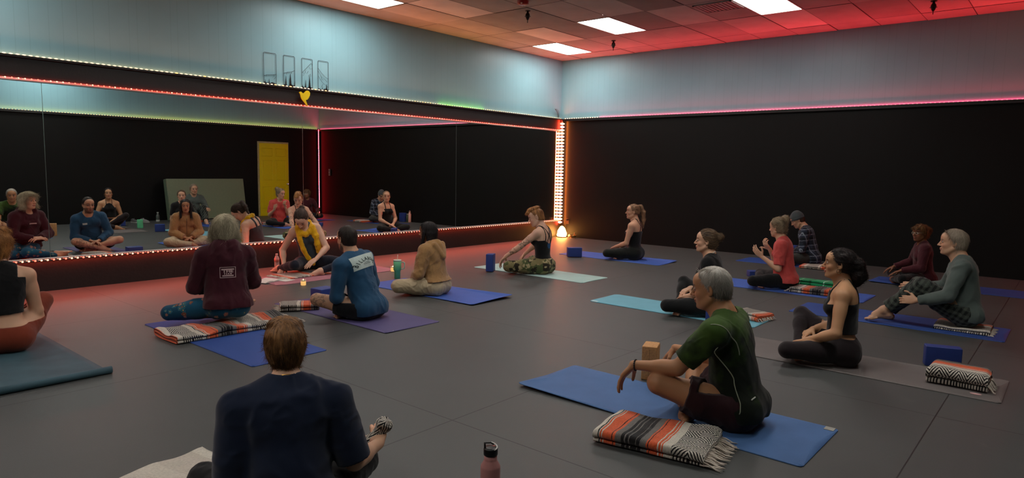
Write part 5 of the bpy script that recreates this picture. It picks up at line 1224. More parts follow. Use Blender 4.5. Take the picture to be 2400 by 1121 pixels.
q = MB().tube([f.hp(-.002+.016*math.cos(a), .082, -.048+.018*math.sin(a)) for a in np.linspace(0, 2*PI, 20)[:-1]], .0022, closed=True); q.build('hoop_earring', plain('earring', '#6a5a40', rough=.3, metal=.8, bump=0), f.root, smooth=True)
q = MB().tube([f.P3+f.Rc@V3(.050*math.cos(a)*1.0, .058*math.sin(a), .012-.035*math.cos(a)) for a in np.linspace(0, 2*PI, 30)[:-1]], .0016, closed=True); q.build('necklace', plain('cord_dark', '#2a1b16', bump=0), f.root)

# --- grey-haired man in grey pullover
f = Figure('grey-haired man in long-sleeved grey pullover and checked trousers, hands holding raised knee', -4.22, -7.60, 98, .985, True, wd=1.02, hw=.98, lean=(-2, 14), head=(4, 0, 0), skin='fair', lift=.052, h=.005, neckf=.25,
    arms={'L': dict(w=(.36, .235, .265), pole=(-.7, .35, -.8), d=(1, -.25, -.05), n=(.1, -.9, -.2), curl=.5, thumb=-.3), 'R': dict(w=(.36, .16, .34), pole=(-.5, .6, -.6), d=(1, .15, 0), n=(0, .9, -.3), curl=.8)},
    legs={'L': dict(k=(.40, .13, .42), a=(.66, .12, .085), fd=(.86, .1, -.22), fu=(.3, 0, 1)), 'R': dict(k=(.39, .13, .37), a=(.60, .10, .075), fd=(.9, .05, -.2), fu=(.2, 0, 1))})
f.body(lipcol='#a06a58', browcol='#8a7460')
f.top('pullover', cloth('grey_jersey', '#56605c'), su=1, sf=.93, t=.012, hem=-.065, loose=.010, wr=.008, seed=21, boxy=.03, wsc=6.5)
def plaid_dark(V):
    a = np.sin((V[:, 0]*1.0+V[:, 2]*.6)*2*PI/.052) > 0; b2 = np.sin((V[:, 1]+V[:, 2]*.8-V[:, 0]*.35)*2*PI/.052) > 0
    t = (a.astype(float)+b2)/2; return np.array(lin('#151817'))*(1-t[:, None])+np.array(lin('#4a5049'))*t[:, None]
f.pants('checked_trousers', vc, thigh=1, shin=.90, t=.012, waist=.08, loose=.018, wr=.007, seed=22, col=plaid_dark, h=.006)
f.hair(thick=.008, line=(-.002, .62), nape=-.080, col='#75675a', col2='#b5a592', amp=.004, strands=2200, slen=.035, lift=.25, srad=.0012, seed=7, jit=.35)

# --- woman in maroon sweater with glasses
f = Figure('woman in maroon sweater and black leggings with glasses and curly ponytail, by the far wall', -1.62, -6.88, 112, .885, wd=1.0, hw=1.05, lean=(0, 8), head=(34, 2, 0), skin='brown', h=.0055, bust=.75,
    arms={'L': dict(w=(.30, .16, .20), pole=(-.5, .5, -.5), d=(.9, -.2, -.4), n=(0, 0, -1), curl=.4), 'R': dict(base='knees')})
f.body(lipcol='#6a3530', browcol='#1c120e')
f.top('sweater', cloth('maroon_sweater', '#42161f'), su=1, sf=.98, t=.011, hem=-.03, loose=.008, wr=.006, seed=31, boxy=.025)
f.pants('leggings', blackleg, thigh=1, shin=.95, t=.005, wr=.002)
f.hair(thick=.010, line=(.016, .74), nape=-.06, back=[f.hc((-.10, -.01, .045), (-.135, -.01, .03), .040, .052), f.hc((-.135, -.01, .02), (-.13, -.01, -.04), .048, .035)], extra=[f.he((.068, 0, .070), (.026, .058, .028))], col='#2c1c14', col2='#8a6238', amp=.007, nscale=12, strands=1500, slen=.03, lift=.9, curl=.007, srad=.0016, seed=8)
def glasses(f, m_):
    q = MB()
    for s_ in (-1, 1):
        q.tube([f.hp(.099-.006*abs(math.cos(a))*0-.004*(1+s_*math.cos(a)), s_*.032+.021*math.cos(a), .002+.0145*math.sin(a)) for a in np.linspace(0, 2*PI, 20)[:-1]], .0018, closed=True)
        q.tube([f.hp(.092, s_*.053, .008), f.hp(.05, s_*.071, .008), f.hp(.0, s_*.078, .006)], .0017)
    q.tube([f.hp(.099, -.011, .006), f.hp(.101, 0, .009), f.hp(.099, .011, .006)], .0017); q.build('glasses', m_, f.root, smooth=True)
glasses(f, plain('glasses_pale', '#b9a890', rough=.3, bump=0))

# --- woman in coral T-shirt
f = Figure('woman in coral T-shirt with a messy grey-blonde bun, gesturing with raised hands', -3.14, -5.66, 103, .975, wd=1.02, hw=1.05, lean=(2, 10), head=(-26, 6, 0), skin='light', h=.005, bust=.75,
    arms={'L': dict(w=(.25, .18, .39), pole=(-.3, .3, -1), d=(.75, .1, .7), n=(-.2, -.9, .2), curl=.8, thumb=.2), 'R': dict(w=(.19, .08, .46), pole=(-.3, .5, -1), d=(.5, -.3, .6), n=(-.5, .5, 0), curl=1.4, thumb=-1.2)})
f.body(lipcol='#a8645a')
f.top('t_shirt', cloth('coral', '#c9504c'), su=.85, sf=0, t=.010, hem=-.03, loose=.016, wr=.006, seed=41, boxy=.03)
f.pants('leggings', blackleg, thigh=1, shin=.95, t=.005, wr=.002)
f.hair(thick=.010, line=(.014, .78), nape=-.07, back=[f.hc((-.085, .01, .085), (-.115, .01, .10), .034, .040), f.he((-.11, .02, .12), (.034, .038, .028))], col='#55473a', col2='#b09a7a', amp=.005, flow='tie', tie=(-.105, 0, .09), strands=1600, slen=.04, lift=.5, curl=.005, srad=.0013, seed=9)

# --- person in grey beanie and plaid shirt
f = Figure('person in grey beanie and blue plaid flannel shirt looking down, by the far wall', -.62, -5.22, 104, .955, True, wd=.95, lean=(6, 20), head=(8, 32, 0), skin='fair', lift=.0, h=.0055, arms='lap')
f.body()
def flannel(V):
    L_ = (V-f.P2)@f.Rc; u = L_[:, 1]+.35*L_[:, 0]; w_ = L_[:, 2]-.25*L_[:, 0]
    C = np.tile(np.array(lin('#2a3444')), (len(V), 1))
    a = (np.mod(u, .085) < .03)[:, None]; b2 = (np.mod(w_, .085) < .03)[:, None]; C = np.where(a, C*.45, C); C = np.where(b2, C*.5, C)
    l1 = (np.mod(u+.02, .085) < .0065)[:, None]; l2 = (np.mod(w_+.02, .085) < .0065)[:, None]
    C = np.where(l1 | l2, np.array(lin('#7c8794')), C); return C
f.top('flannel_shirt', vc, su=1, sf=.96, t=.012, hem=-.075, loose=.010, wr=.006, seed=51, boxy=.03, col=flannel, h=.0055, extra=[cap(f.P3+f.Rc@V3(-.02, -.05, .02), f.P3+f.Rc@V3(-.02, .05, .02), .028, .028, k=.02)])
f.pants('trousers', cloth('dark_green_grey', '#2d322f'), thigh=1, shin=.95, t=.008, wr=.004)
f.hair(thick=.004, line=(.0, .6), nape=-.075, col='#2a1c14', col2='#4a3424', amp=.002, name='hair')
bp_ = [ell(f.hp(-.012, 0, .040), (V3(.098, .078, .092)+.010)*f.hs, '', .01, f.Rh), ell(f.hp(-.03, 0, .11), V3(.055, .055, .035)*f.hs, '', .03, f.Rh)]
R_ = f.Rh; c0_ = f.hp(0, 0, .004); n_b = nrm(R_@V3(-.28, 0, 1))
V, F = surface(bp_+[halfspace(c0_, -n_b), ], .005); L_ = (V-f.Hc)@f.Rh; an_ = np.arctan2(L_[:, 1], L_[:, 0]+.012)
V = V+vnormals(V, F)*(np.sin(an_*46)*.0014)[:, None]; np_mesh('beanie', V, F, cloth('beanie_grey', '#3f4648', bump=.5, bscale=300), f.root)
V, F = surface([ell(f.hp(-.012, 0, .032), V3(.112, .092, .070)*f.hs, '', .01, f.Rh), halfspace(c0_, -n_b), halfspace(c0_+n_b*.036, n_b)], .005); np_mesh('beanie_cuff', V, F, MATS['cloth_beanie_grey'], f.root)

# --- woman in black T-shirt
f = Figure('woman in black T-shirt and black leggings with a loose brown bun on aqua mat', -5.32, -5.68, 105, .955, wd=.94, hw=1.0, lean=(-2, 7), head=(8, -2, 0), skin='light', h=.005,
    arms={'L': dict(w=(.23, .10, .185), pole=(-.5, .35, -.4), d=(.6, -.75, -.3), n=(0, 0, -1), curl=.6), 'R': dict(w=(.23, .14, .23), pole=(-.5, .4, -.3), d=(.5, -.8, -.3), n=(0, 0, -1), curl=.6)},
    legs={'L': dict(k=(.36, .22, .10), a=(.30, -.10, .055), fd=(-.2, -1, 0)), 'R': dict(k=(.28, .25, .25), a=(.30, -.06, .055), fd=(.1, -1, 0))})
f.body(lipcol='#b06a62')
f.top('t_shirt', blackc, su=.72, sf=0, t=.008, hem=-.02, loose=.010, wr=.004, seed=61, boxy=.012)
f.pants('leggings', blackleg, thigh=1, shin=.95, t=.005, wr=.002)
f.hair(thick=.008, line=(.008, .80), nape=-.075, back=[f.hc((-.10, 0, .055), (-.125, 0, .045), .036, .042), f.hc((-.12, .0, .06), (-.15, 0, .03), .022, .010)], col='#2c2018', col2='#7c6146', amp=.005, flow='tie', tie=(-.12, 0, .05), strands=1800, slen=.035, lift=.35, srad=.0012, seed=10)
q = MB().tube([f.P3+f.Rc@V3(.055*math.cos(a)-.005, .075*math.sin(a), .022-.035*math.cos(a)) for a in np.linspace(PI*.62, PI*1.38, 16)], .005, n=6); q.build('undershirt_edge', plain('white_cotton', '#cfc3b8', bump=0), f.root, smooth=True)

# --- woman with the long ponytail
f = Figure('woman in black racerback tank with a long light brown ponytail, at the far end', -2.16, -3.02, 99, .99, wd=.93, lean=(-2, 3), head=(26, -2, 0), skin='light', h=.0055,
    arms={'L': dict(w=(.28, .10, .19), pole=(-.6, .35, -.3), d=(.7, -.6, -.3), n=(0, 0, -1), curl=.4), 'R': dict(w=(.24, .04, .185), pole=(-.4, .6, -.3), d=(.6, -.6, -.1), n=(0, 0, -1), curl=.4)})
f.body(lipcol='#b0685e')
def racer(u, v, w_):
    body = w_-(.02+.06*np.clip(u/.09, 0, 1)*(np.abs(v) < .10))
    x0 = np.where(u < -.01, np.clip(.018+.30*np.abs(w_-.115), .016, .075), .062)
    st = np.abs(np.abs(v)-x0)-.009
    return np.minimum(body, st)
f.tank('tank_top', blackc, racer, hem=-.02, t=.006)
f.pants('leggings', cloth('green_black_stretch', '#161a17', bump=.1), thigh=1, shin=.95, t=.005, wr=.002)
f.hair(thick=.002, line=(.008, .84), nape=-.035, back=[f.hc((-.080, 0, .095), (-.118, 0, .095), .020, .022), f.hc((-.118, 0, .095), (-.160, .005, .0), .022, .032), f.hc((-.160, .005, .0), (-.175, .012, -.13), .032, .026), f.hc((-.175, .012, -.13), (-.175, .012, -.25), .024, .008)], col='#4a2f22', col2='#b08a68', amp=.004, flow='tie', tie=(-.11, 0, .08), strands=900, slen=.05, lift=.2, srad=.0014, seed=11)

# --- tattooed woman in camouflage trousers
f = Figure('woman with short auburn hair, black strappy tank, tattooed arm and camouflage trousers', -4.37, -2.90, 101, 1.01, wd=.93, lean=(0, 6), head=(30, 20, 0), skin='pale', h=.005,
    arms={'L': dict(w=(.47, .27, .18), pole=(-.5, .5, -.2), d=(.7, .1, -.8), n=(-.7, 0, -.6), curl=.7), 'R': dict(w=(.44, .28, .18), pole=(-.5, .5, -.2), d=(.7, .1, -.8), n=(-.7, 0, -.6), curl=.7)})
def tat(V, C, fig=None):
    g_ = fig or f
    for nm, rngs in (('L', ((.35, 1.0, 0), (.25, .7, 1))), ('R', ((.5, .95, 0),))):
        for t0, t1, wh in rngs:
            a, b2 = (g_.Sh[nm], g_.arm[nm][2]) if wh == 0 else (g_.arm[nm][2], g_.arm[nm][3])
            ba = b2-a; t = ((V-a)@ba)/(ba@ba); d = np.linalg.norm(V-a-np.clip(t, 0, 1)[:, None]*ba, axis=1)
            n_ = wnoise(V, 34, 77+wh, 3); m_ = (t > t0) & (t < t1) & (d < .062) & (np.abs(n_) < .10)
            C[m_] = C[m_]*.35+np.array(lin('#1c2226'))*.5
    return C
f.body(lipcol='#b0685e', tattoo=tat)
def strappy(u, v, w_):
    body = w_-np.where(u > 0, .02+.10*np.clip(u/.09, 0, 1)*(np.abs(v) < .10), .012-.05*np.clip((.10-np.abs(v))/.10, 0, 1))
    s1 = np.abs(np.abs(v)-np.where(u < -.01, np.clip(.085-.0*w_, 0, .1), .075))-.0065
    t_ = (w_-.0)/.17
    x1 = np.abs(v-(.055-.11*t_))-.0042; x2 = np.abs(v+(.055-.11*t_))-.0042; x3 = np.abs(v-(.03-.10*t_))-.0035; x4 = np.abs(v+(.03-.10*t_))-.0035
    cr = np.where(u < -.01, np.minimum(np.minimum(x1, x2), np.minimum(x3, x4)), 1.0)
    return np.minimum(np.minimum(body, s1), cr)
f.tank('tank_top', blackc, strappy, hem=-.01, t=.006)
def camo(V):
    n1 = wnoise(V, 13, 5, 3); n2 = wnoise(V, 16, 9, 3); n3 = wnoise(V, 20, 15, 3)
    C = np.tile(np.array(lin('#7d7450')), (len(V), 1)); C[n1 > .12] = lin('#4c5534'); C[n2 > .20] = lin('#2c261c'); C[n3 > .27] = lin('#a89a74'); return C
f.pants('camouflage_trousers', vc, thigh=1, shin=.95, t=.010, loose=.006, wr=.005, seed=71, col=camo, h=.0055)
bvh_ = f.tree([o for o in f.root.children if o.name.startswith('tank_top')][0])
v_, f_ = [(-.045, .045), (.045, .045), (.045, .02), (.015, -.03), (-.015, -.03), (-.045, .02)], [(0, 1, 2, 3, 4, 5)]
gv, gf = grid_patch(.10, .07, 12, 8); gv = [(u*(1-.8*max(0, -(v2+.0)/.035)*.5), v2) for u, v2 in gv]
f.wrap(bvh_, gv, gf, 'bra_panel', cloth('bra_blue', '#1c4f80'), center=(0, -.065), off=.004)['label'] = 'blue sports bra panel'
f.hair(thick=.000, line=(-.006, .66), nape=-.050, extra=[f.he((.025, 0, .110), (.065, .055, .030)), f.he((.082, .01, .085), (.032, .045, .026)), f.he((-.03, 0, .115), (.055, .052, .026))], col='#5a2f1c', col2='#c08a52', amp=.006, nscale=16, strands=1300, slen=.026, lift=.4, curl=.004, srad=.0013, seed=12)

# --- woman in beige hoodie
f = Figure('woman in beige hooded jacket and cream trousers with long black hair, seen from behind', -6.43, -3.02, 104, .905, wd=1.0, hw=1.06, lean=(4, 12), head=(8, 4, 0), skin='olive', h=.005, arms='lap', seat=.007, bust=.6)
f.body(lipcol='#8f4038', browcol='#140d0b')
hood = [cap(f.P3+f.Rc@V3(-.03, -.07, .015), f.P3+f.Rc@V3(.055, -.045, -.05), .030, .026, k=.012), cap(f.P3+f.Rc@V3(-.03, .07, .015), f.P3+f.Rc@V3(.055, .045, -.05), .030, .026, k=.012), cap(f.P3+f.Rc@V3(-.035, -.075, .02), f.P3+f.Rc@V3(-.085, 0, .015), .034, .040, k=.012), cap(f.P3+f.Rc@V3(-.035, .075, .02), f.P3+f.Rc@V3(-.085, 0, .015), .034, .040, k=.012), cap(f.P3+f.Rc@V3(-.085, -.075, -.005), f.P3+f.Rc@V3(-.125, -.01, -.135), .040, .030, k=.012), cap(f.P3+f.Rc@V3(-.085, .075, -.005), f.P3+f.Rc@V3(-.125, .01, -.135), .040, .030, k=.012), cap(f.P3+f.Rc@V3(-.095, 0, -.01), f.P3+f.Rc@V3(-.115, 0, -.12), .044, .030, k=.012)]
teddy = plain('cloth_teddy', '#a07a50', rough=.95, var=.12, nscale=60, bump=.5, bscale=160, spec=.1, sheen=.3)
hj = f.top('hooded_jacket', teddy, su=1, sf=.97, t=.018, hem=.055, loose=.012, wr=.006, seed=81, boxy=.02, extra=hood)
bvh_ = f.tree(hj); gv, gf = grid_patch(.007, .26, 1, 26); f.wrap(bvh_, gv, gf, 'zipper', plain('zip_dark', '#4a3524', bump=0), back=False, center=(0, -.02), off=.003)
f.pants('trousers', cloth('cream_trousers', '#b3a284'), thigh=1, shin=.97, t=.010, loose=.008, wr=.007, seed=82, wsc=11, waist=.11)
f.hair(thick=.010, line=(.010, .78), nape=-.12, back=[f.hc((-.05, -.05, -.02), (-.05, -.06, -.14), .040, .032, .02), f.hc((-.05, .05, -.02), (-.04, .06, -.14), .040, .032, .02), f.hc((-.07, 0, -.02), (-.075, 0, -.15), .048, .040, .02), f.hc((.015, -.078, .0), (.05, -.085, -.20), .020, .018, .02), f.hc((.015, .078, .0), (.05, .085, -.20), .020, .018, .02)], col='#0c0a0b', col2='#272021', amp=.004, flow='down', strands=1600, slen=.06, lift=.15, srad=.0011, seed=13)
# --- man in the lettered sweatshirt
f = Figure('man in blue sweatshirt with BILLABONG lettering, dark shorts and short dark hair', -7.69, -3.43, 101, .985, True, wd=1.0, lean=(8, 22), side=-7, head=(-12, 4, 0), skin='fair', h=.005, arms='lap', neckf=-.15,
    legs={'L': dict(k=(.34, .26, .17), a=(.30, -.05, .06), fd=(.1, -1, 0)), 'R': dict(k=(.30, .32, .17), a=(.24, -.05, .06))})
def tatleg(V, C):
    kn, an = f.leg['L'][2], f.leg['L'][3]; hp_ = f.P0; d = np.minimum(np.linalg.norm(V-kn, axis=1), np.linalg.norm(V-(kn+an)/2, axis=1)); n_ = wnoise(V, 40, 7, 3)
    m_ = (d < .12) & (np.abs(n_) < .14); C[m_] = C[m_]*.5+np.array(lin('#3a4248'))*.3; return C
f.body(lipcol='#8a4c42', browcol='#17100d', beard='#2a1d18', tattoo=tatleg)
blue_sw = cloth('blue_sweat', '#234a68')
swo = f.top('sweatshirt', blue_sw, su=1, sf=.97, t=.013, hem=-.075, loose=.010, wr=.006, seed=91, boxy=.022, wsc=7)
f.pants('shorts', cloth('black_shorts', '#111216'), thigh=.55, t=.012, loose=.014, wr=.004, waist=.05)
bvh_ = f.tree(swo)
gv, gf = grid_patch(.32, .125, 30, 10); f.wrap(bvh_, gv, gf, 'white_print_panel', plain('print_white', '#b4c3be', rough=.8, bump=0), center=(.030, .080), off=.003)['label'] = 'white lettered panel on the back'
ink = plain('print_ink', '#2c3a38', bump=0, rough=.8)
txt = 'BILLABONG'; 
for i, ch in enumerate(txt):
    tv, tf = text_outline(ch, .088 if i == 0 else .072, .0022); a = (i-4)*.225; Rr = .150; nv_ = []
    for (u, v2) in tv:
        u2, v3 = u*.66, v2*.95; r_ = Rr+v3; nv_.append((r_*math.sin(a)+u2*math.cos(a), (r_*math.cos(a)-u2*math.sin(a)-Rr)*.66+.001))
    f.wrap(bvh_, nv_, tf, 'letter', ink, center=(.030, .080), off=.005)
tv, tf = text_outline('SURF CO', .014, .0002); f.wrap(bvh_, [(u, v2-.018) for u, v2 in tv], tf, 'small_print', ink, center=(.030, .080), off=.005) if False else None
for yy, ww in ((-.014, .06), (-.026, .10)):
    gv, gf = grid_patch(ww, .0035, 10, 1); f.wrap(bvh_, gv, gf, 'small_print', ink, center=(.030, .080+yy), off=.005)
gv, gf = grid_patch(.062, .026, 8, 4); f.wrap(bvh_, gv, gf, 'chest_badge', MATS['print_white'], back=False, center=(.075, .075), off=.003)
f.hair(thick=.004, line=(.002, .68), nape=-.080, col='#120d0b', col2='#33271f', amp=.0025, strands=2200, slen=.018, lift=.3, srad=.001, seed=14)
glasses(f, plain('glasses_black', '#161010', rough=.3, bump=0))
kn = f.leg['L'][2]
# --- instructor with yellow scarf
f = Figure('woman in yellow scarf and grey tank leaning on one hand by the mirrors', -6.44, -.64, 238, 1.03, wd=.92, lean=(6, 14), side=10, head=(-14, 52, 0), skin='pale', h=.005,
    arms={'L': dict(w=(.33, .05, .20), pole=(-.5, .9, -.1), d=(.45, -.75, -.5), n=(-.4, 0, -1), curl=.35), 'R': dict(w=(.13, .33, .075), pole=(-.7, .4, .1), d=(.7, .5, -.6), n=(-.5, 0, -1), curl=.6)},
    legs={'L': dict(raw=True, k=(.22, .40, .13), a=(.42, .12, .06), fd=(.4, -1, 0)), 'R': dict(raw=True, k=(.37, -.20, .13), a=(.12, -.36, .06), fd=(-.7, -.7, 0), fu=(0, 0, 1))})
f.body(lipcol='#a05c52', browcol='#2a1c16')
def tnk(u, v, w_):
    body = w_-(.055+.05*np.clip(u/.09, 0, 1)*(np.abs(v) < .10)); st = np.abs(np.abs(v)-np.where(u < 0, .05, .062))-.016; return np.minimum(body, st)
f.tank('tank_top', cloth('slate', '#39434c'), tnk, hem=-.02, t=.008, wr=.004, boxy=.012)
f.pants('leggings', cloth('navy_leggings', '#151a28', bump=.1), thigh=1, shin=.95, t=.005, wr=.003)
R_, P3_ = f.Rc, f.P3; kk = f.sc
pts1 = [(P3_+R_@V3(x_, y_, z_)*kk) for x_, y_, z_ in [(-.055, .0, .045), (-.03, .065, .035), (.035, .085, -.005), (.085, .05, -.055), (.108, 0, -.075), (.085, -.05, -.055), (.035, -.085, -.005), (-.03, -.065, .035)]]
scp = [cap(pts1[i], pts1[(i+1) % 8], .030, .030, k=.02) for i in range(8)]
def chain(pl, r0, r1): 
    pl = [P3_+R_@V3(*p)*kk for p in pl]; n_ = len(pl)-1
    return [cap(pl[i], pl[i+1], r0+(r1-r0)*i/n_, r0+(r1-r0)*(i+1)/n_, k=.02) for i in range(n_)]
scp += chain([(.06, .085, -.02), (.105, .105, -.12), (.125, .11, -.22), (.12, .115, -.33)], .034, .030)
scp += chain([(.05, .10, -.02), (.09, .125, -.12), (.10, .13, -.24), (.09, .14, -.34)], .028, .026)
scp += chain([(.06, -.085, -.02), (.115, -.08, -.13), (.145, -.065, -.25), (.155, -.03, -.37), (.17, .02, -.455)], .032, .024)
f.garment('scarf', scp, plain('cloth_yellow', '#e0aa12', rough=.8, var=.1, nscale=40, bump=.5, bscale=120, spec=.15, sheen=.3), t=.002, wr=.006, wsc=14, seed=101, stretch=(2, 2, .35), h=.0055)
f.hair(thick=.006, line=(.012, .84), nape=-.06, back=[f.hc((-.09, 0, .06), (-.12, 0, .05), .026, .03), f.hc((-.12, .0, .05), (-.12, -.06, -.02), .030, .028), f.hc((-.12, -.06, -.02), (-.08, -.09, -.12), .028, .014)], col='#17100e', col2='#4a352a', amp=.004, flow='tie', tie=(-.12, 0, .05), strands=1100, slen=.04, lift=.2, srad=.0012, seed=15)
# --- kneeling woman in maroon hoodie
cs, sn = math.cos(RAD(46)), math.sin(RAD(46))
def rr(x, y, z): return (x*cs-y*sn, x*sn+y*cs, z)
f = Figure('kneeling woman in maroon hoodie and blue floral leggings with grey-blonde hair', -8.70, -2.84, 76, .985, wd=1.08, hw=1.04, lw=1.02, lean=(2, 7), head=(-18, -2, 0), skin='light', h=HF, bust=.75, lift=.075, twist=-6,
    arms={'L': dict(w=(.24, .03, .31), pole=(-.45, 1, -.35), d=(.3, -.8, .1), n=(-.5, 0, -.9), curl=.9), 'R': dict(w=(.24, .05, .31), pole=(-.45, 1, -.35), d=(.3, -.8, .1), n=(-.5, 0, -.9), curl=.9)},
    legs={'L': dict(raw=True, k=rr(.43, .13, .12), a=rr(.10, -.12, .07), fd=rr(-.5, -.8, -.05), fu=(0, 0, -1)), 'R': dict(raw=True, k=rr(.45, -.11, .12), a=rr(.14, -.40, .06), fd=rr(-.2, -.9, -.05), fu=(0, 0, -1))})
f.body(lipcol='#b06a62', browcol='#8a7460')
P3_, R_ = f.P3, f.Rc
hood = [cap(P3_+R_@V3(.03, -.082, .03), P3_+R_@V3(-.06, -.055, .03), .034, .046, k=.03), cap(P3_+R_@V3(.03, .082, .03), P3_+R_@V3(-.06, .055, .03), .034, .046, k=.03), cap(P3_+R_@V3(-.06, -.055, .035), P3_+R_@V3(-.06, .055, .035), .048, .048, k=.02),
        cap(P3_+R_@V3(-.085, -.05, 0), P3_+R_@V3(-.10, -.015, -.09), .042, .032, k=.03), cap(P3_+R_@V3(-.085, .05, 0), P3_+R_@V3(-.10, .015, -.09), .042, .032, k=.03)]
maroon = cloth('maroon_fleece', '#3d121d', bump=.2)
hoo = f.top('hoodie', maroon, su=1, sf=.98, t=.016, hem=-.015, loose=.014, wr=.007, seed=111, boxy=.03, extra=hood, h=.0055, wsc=6.5)
def floral(V):
    n1 = wnoise(V, 9, 41, 3); C = np.array(lin('#0f3f5a'))*(1-.0)+0*V; C = np.array(lin('#0d3348'))*(.5-.5*n1[:, None])*1.6+np.array(lin('#1c5f7c'))*(.5+.5*n1[:, None])*.9
    rg_ = np.random.default_rng(4); lo_, hi_ = V.min(0), V.max(0)
    for k in range(120):
        c = V[rg_.integers(0, len(V))]; d = V-c; r_ = np.linalg.norm(d, axis=1); a = np.arctan2(d[:, 2], d[:, 0]+d[:, 1]); R_f = rg_.uniform(.012, .026)
        pet = r_ < R_f*(.62+.38*np.abs(np.sin(a*2.5+k))); col_ = lin(['#a8786c', '#b08a80', '#8a5444', '#2f6a78', '#3f7480', '#245a6c'][k % 6]); C[pet] = np.array(col_)*(.6+.5*(r_[pet]/R_f))[:, None]
        C[r_ < R_f*.18] = lin('#d8b06a')
    return C
f.pants('floral_leggings', vc, thigh=1, shin=.95, t=.005, wr=.002, seed=112, col=floral, h=.004, waist=.07)
bvh_ = f.tree(hoo); prm = plain('print_pale', '#c9aaa6', rough=.8, bump=0)
cy_ = -.035
for (u0, v0, w0, h0) in ((0, .043, .125, .004), (0, -.043, .125, .004), (-.0605, 0, .004, .086), (.0605, 0, .004, .086), (0, -.028, .088, .008)):
    gv, gf = grid_patch(w0, h0, 8, 6); f.wrap(bvh_, [(u+u0, v2+v0) for u, v2 in gv], gf, 'print_frame', prm, center=(0, cy_), off=.003)
gv, gf = grid_patch(.10, .012, 10, 2); f.wrap(bvh_, [(u, v2+.025) for u, v2 in gv], gf, 'print_bar', prm, center=(0, cy_), off=.003)
tv, tf = text_outline('THE', .034, .0012); f.wrap(bvh_, [(u*1.35, v2-.001) for u, v2 in tv], tf, 'print_letters', prm, center=(0, cy_), off=.003)
tv, tf = text_outline('F A R M', .018, .0008); f.wrap(bvh_, [(u, v2-.019) for u, v2 in tv], tf, 'print_letters', prm, center=(0, cy_), off=.003)
gv, gf = grid_patch(.10, .014, 12, 2); f.wrap(bvh_, gv, gf, 'chest_print', prm, back=False, center=(0, .03), off=.003)
f.hair(thick=.016, line=(.022, .80), nape=-.06, back=[f.hc((-.02, -.072, .0), (-.0, -.088, -.055), .036, .032, .02), f.hc((-.02, .072, .0), (-.0, .088, -.055), .036, .032, .02), f.hc((-.06, 0, .0), (-.065, 0, -.04), .055, .045, .02)], extra=[f.he((.06, 0, .085), (.036, .06, .026))], col='#776e5c', col2='#d3c8a8', amp=.009, nscale=10, strands=4200, slen=.055, lift=.14, curl=.009, srad=.0012, seed=16, flow='crown', jit=.5)
# --- woman at the left edge
f = Figure('woman with auburn hair, black crop top and rust leggings at the left frame edge', -10.20, -2.48, 76, .995, wd=1.06, hw=1.12, lw=1.08, aw=1.1, lean=(4, 12), head=(-14, 4, 0), skin='light', h=HF,
    arms={'L': dict(w=(.30, .22, .38), pole=(-.2, .8, -.8), d=(.5, -.8, .1), n=(0, 0, -1), curl=.5), 'R': dict(w=(.33, .17, .37), pole=(-.2, .22, -1), d=(.4, -.9, .1), n=(-.2, 0, -1), curl=.6)},
    legs={'L': dict(k=(.32, .24, .30), a=(.44, .02, .06), fd=(.8, -.4, 0)), 'R': dict(k=(.32, .26, .30), a=(.40, .04, .06), fd=(.8, -.4, 0))})
f.body(lipcol='#b06a62')
def crop(u, v, w_): return np.minimum(w_-.10, np.abs(v)-.112)
f.tank('crop_top', blackc, crop, hem=.165, t=.009, wr=.004, boxy=.004)
f.pants('leggings', cloth('rust', '#7a3320', bump=.1), thigh=1, shin=.95, t=.006, wr=.002, waist=.085)
f.hair(thick=.008, line=(.010, .74), nape=-.070, extra=[f.he((.02, .0, .115), (.07, .065, .03)), f.he((.07, .03, .085), (.03, .04, .03))], back=[f.hc((-.05, .0, -.02), (-.07, 0, -.07), .055, .04, .02)], col='#4a2c18', col2='#b57c40', amp=.008, nscale=12, strands=3200, slen=.032, lift=.35, curl=.006, srad=.0012, seed=17, jit=.6)
W_, fd_ = f.arm['R'][3], nrm(f.arm['R'][3]-f.arm['R'][2]); Rb = R_from_z(fd_)
q = MB().tube([W_-fd_*.02+Rb@V3(.031*math.cos(a), .031*math.sin(a), 0) for a in np.linspace(0, 2*PI, 24)[:-1]], .005, closed=True, n=8, flat=1.8); q.build('watch_band', plain('watch_black', '#0c0c0e', rough=.4, bump=0), f.root, smooth=True)
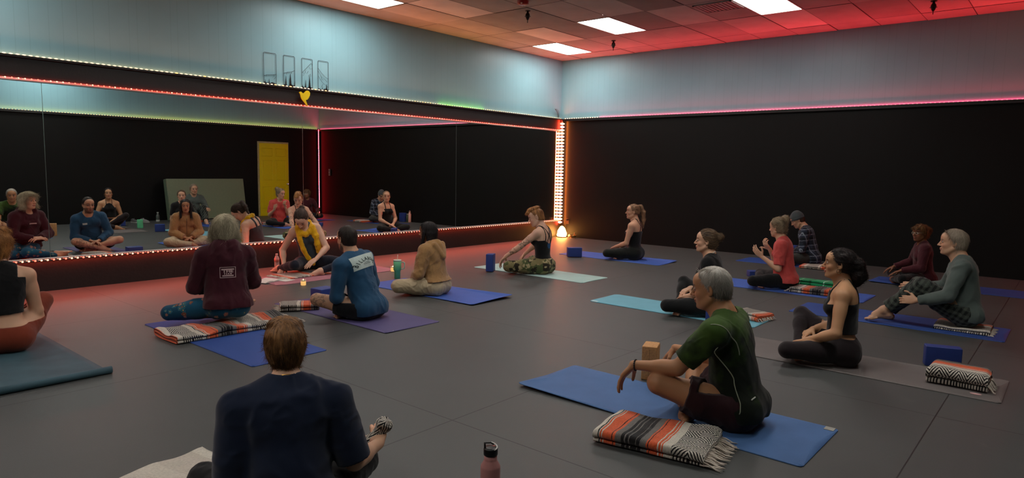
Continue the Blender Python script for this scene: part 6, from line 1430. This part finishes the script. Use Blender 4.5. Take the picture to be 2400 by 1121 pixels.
# --- person nearest the camera
f = Figure('person in navy T-shirt with short brown hair seen from behind at the bottom edge', -10.15, -6.17, 60, .90, hsc=.99, wd=1.18, hw=1.2, lw=1.12, aw=1.1, belly=.03, shd=.022, lean=(6, 15), head=(2, 6, 0), skin='light', h=.004, shw=.004, seat=.016,
    arms={'L': dict(w=(.26, .20, .22), pole=(-.4, .12, -1), d=(.6, -.7, -.2), n=(0, 0, -1), curl=.5), 'R': dict(w=(.25, .41, .215), pole=(-.6, .0, -1), d=(.8, .1, .45), n=(.3, .0, -.9), curl=1.2, thumb=.6)})
f.body()
f.top('t_shirt', cloth('navy_tee', '#131d33', bump=.12), su=.97, sf=0, t=.012, hem=-.06, loose=.016, wr=.008, seed=121, boxy=.02, h=.0045, wsc=5, stretch=(1, 1, 1.2))
f.pants('trousers', blackc, thigh=1, shin=.95, t=.010, wr=.004)
f.hair(thick=.010, line=(.012, .72), nape=-.085, extra=[f.he((-.0, 0, .10), (.075, .065, .030)), f.he((-.055, 0, .03), (.058, .070, .078), .02)], col='#2a180f', col2='#946638', amp=.005, nscale=20, strands=9000, slen=.024, lift=.08, srad=.0008, h=.0035, seed=18, jit=.4)
q = MB().tube([f.P3+f.Rc@V3(.060*math.cos(a)-.005, .066*math.sin(a), .030-.02*math.cos(a)) for a in np.linspace(0, 2*PI, 40)[:-1]], .0013, closed=True); q.build('necklace', plain('gold', '#b98a3a', rough=.3, metal=1, bump=0), f.root)
HW = Vector(f.arm['R'][3]); Mw = Matrix.Translation(f.root.location) @ Matrix.Rotation(RAD(60), 4, 'Z'); hw_ = Mw @ HW
V, F = surface([cap((0, 0, -.13), (0, 0, -.02), .040, .030, k=.02), cap((0, 0, -.02), (.01, .01, .05), .026, .030, k=.02), ell((.0, .0, .065), (.035, .03, .022), k=.02)], .005)
V = wrinkle(V, F, .006, 14, 5); uvs = np.stack([V[:, 2]*.6+.50, np.arctan2(V[:, 1], V[:, 0])*.04], 1)
d_h = Mw.to_3x3() @ Vector((.8, .10, .3))
o = np_mesh('patterned_cloth', V, F, BM.get(('orange', .0)), None, uv=uvs); tag(o, 'black and white patterned cloth held in the hand of the navy T-shirt person', 'cloth')
o.location = hw_+d_h*.055+Vector((0, 0, .0)); o.rotation_euler = (RAD(25), RAD(25), 0)
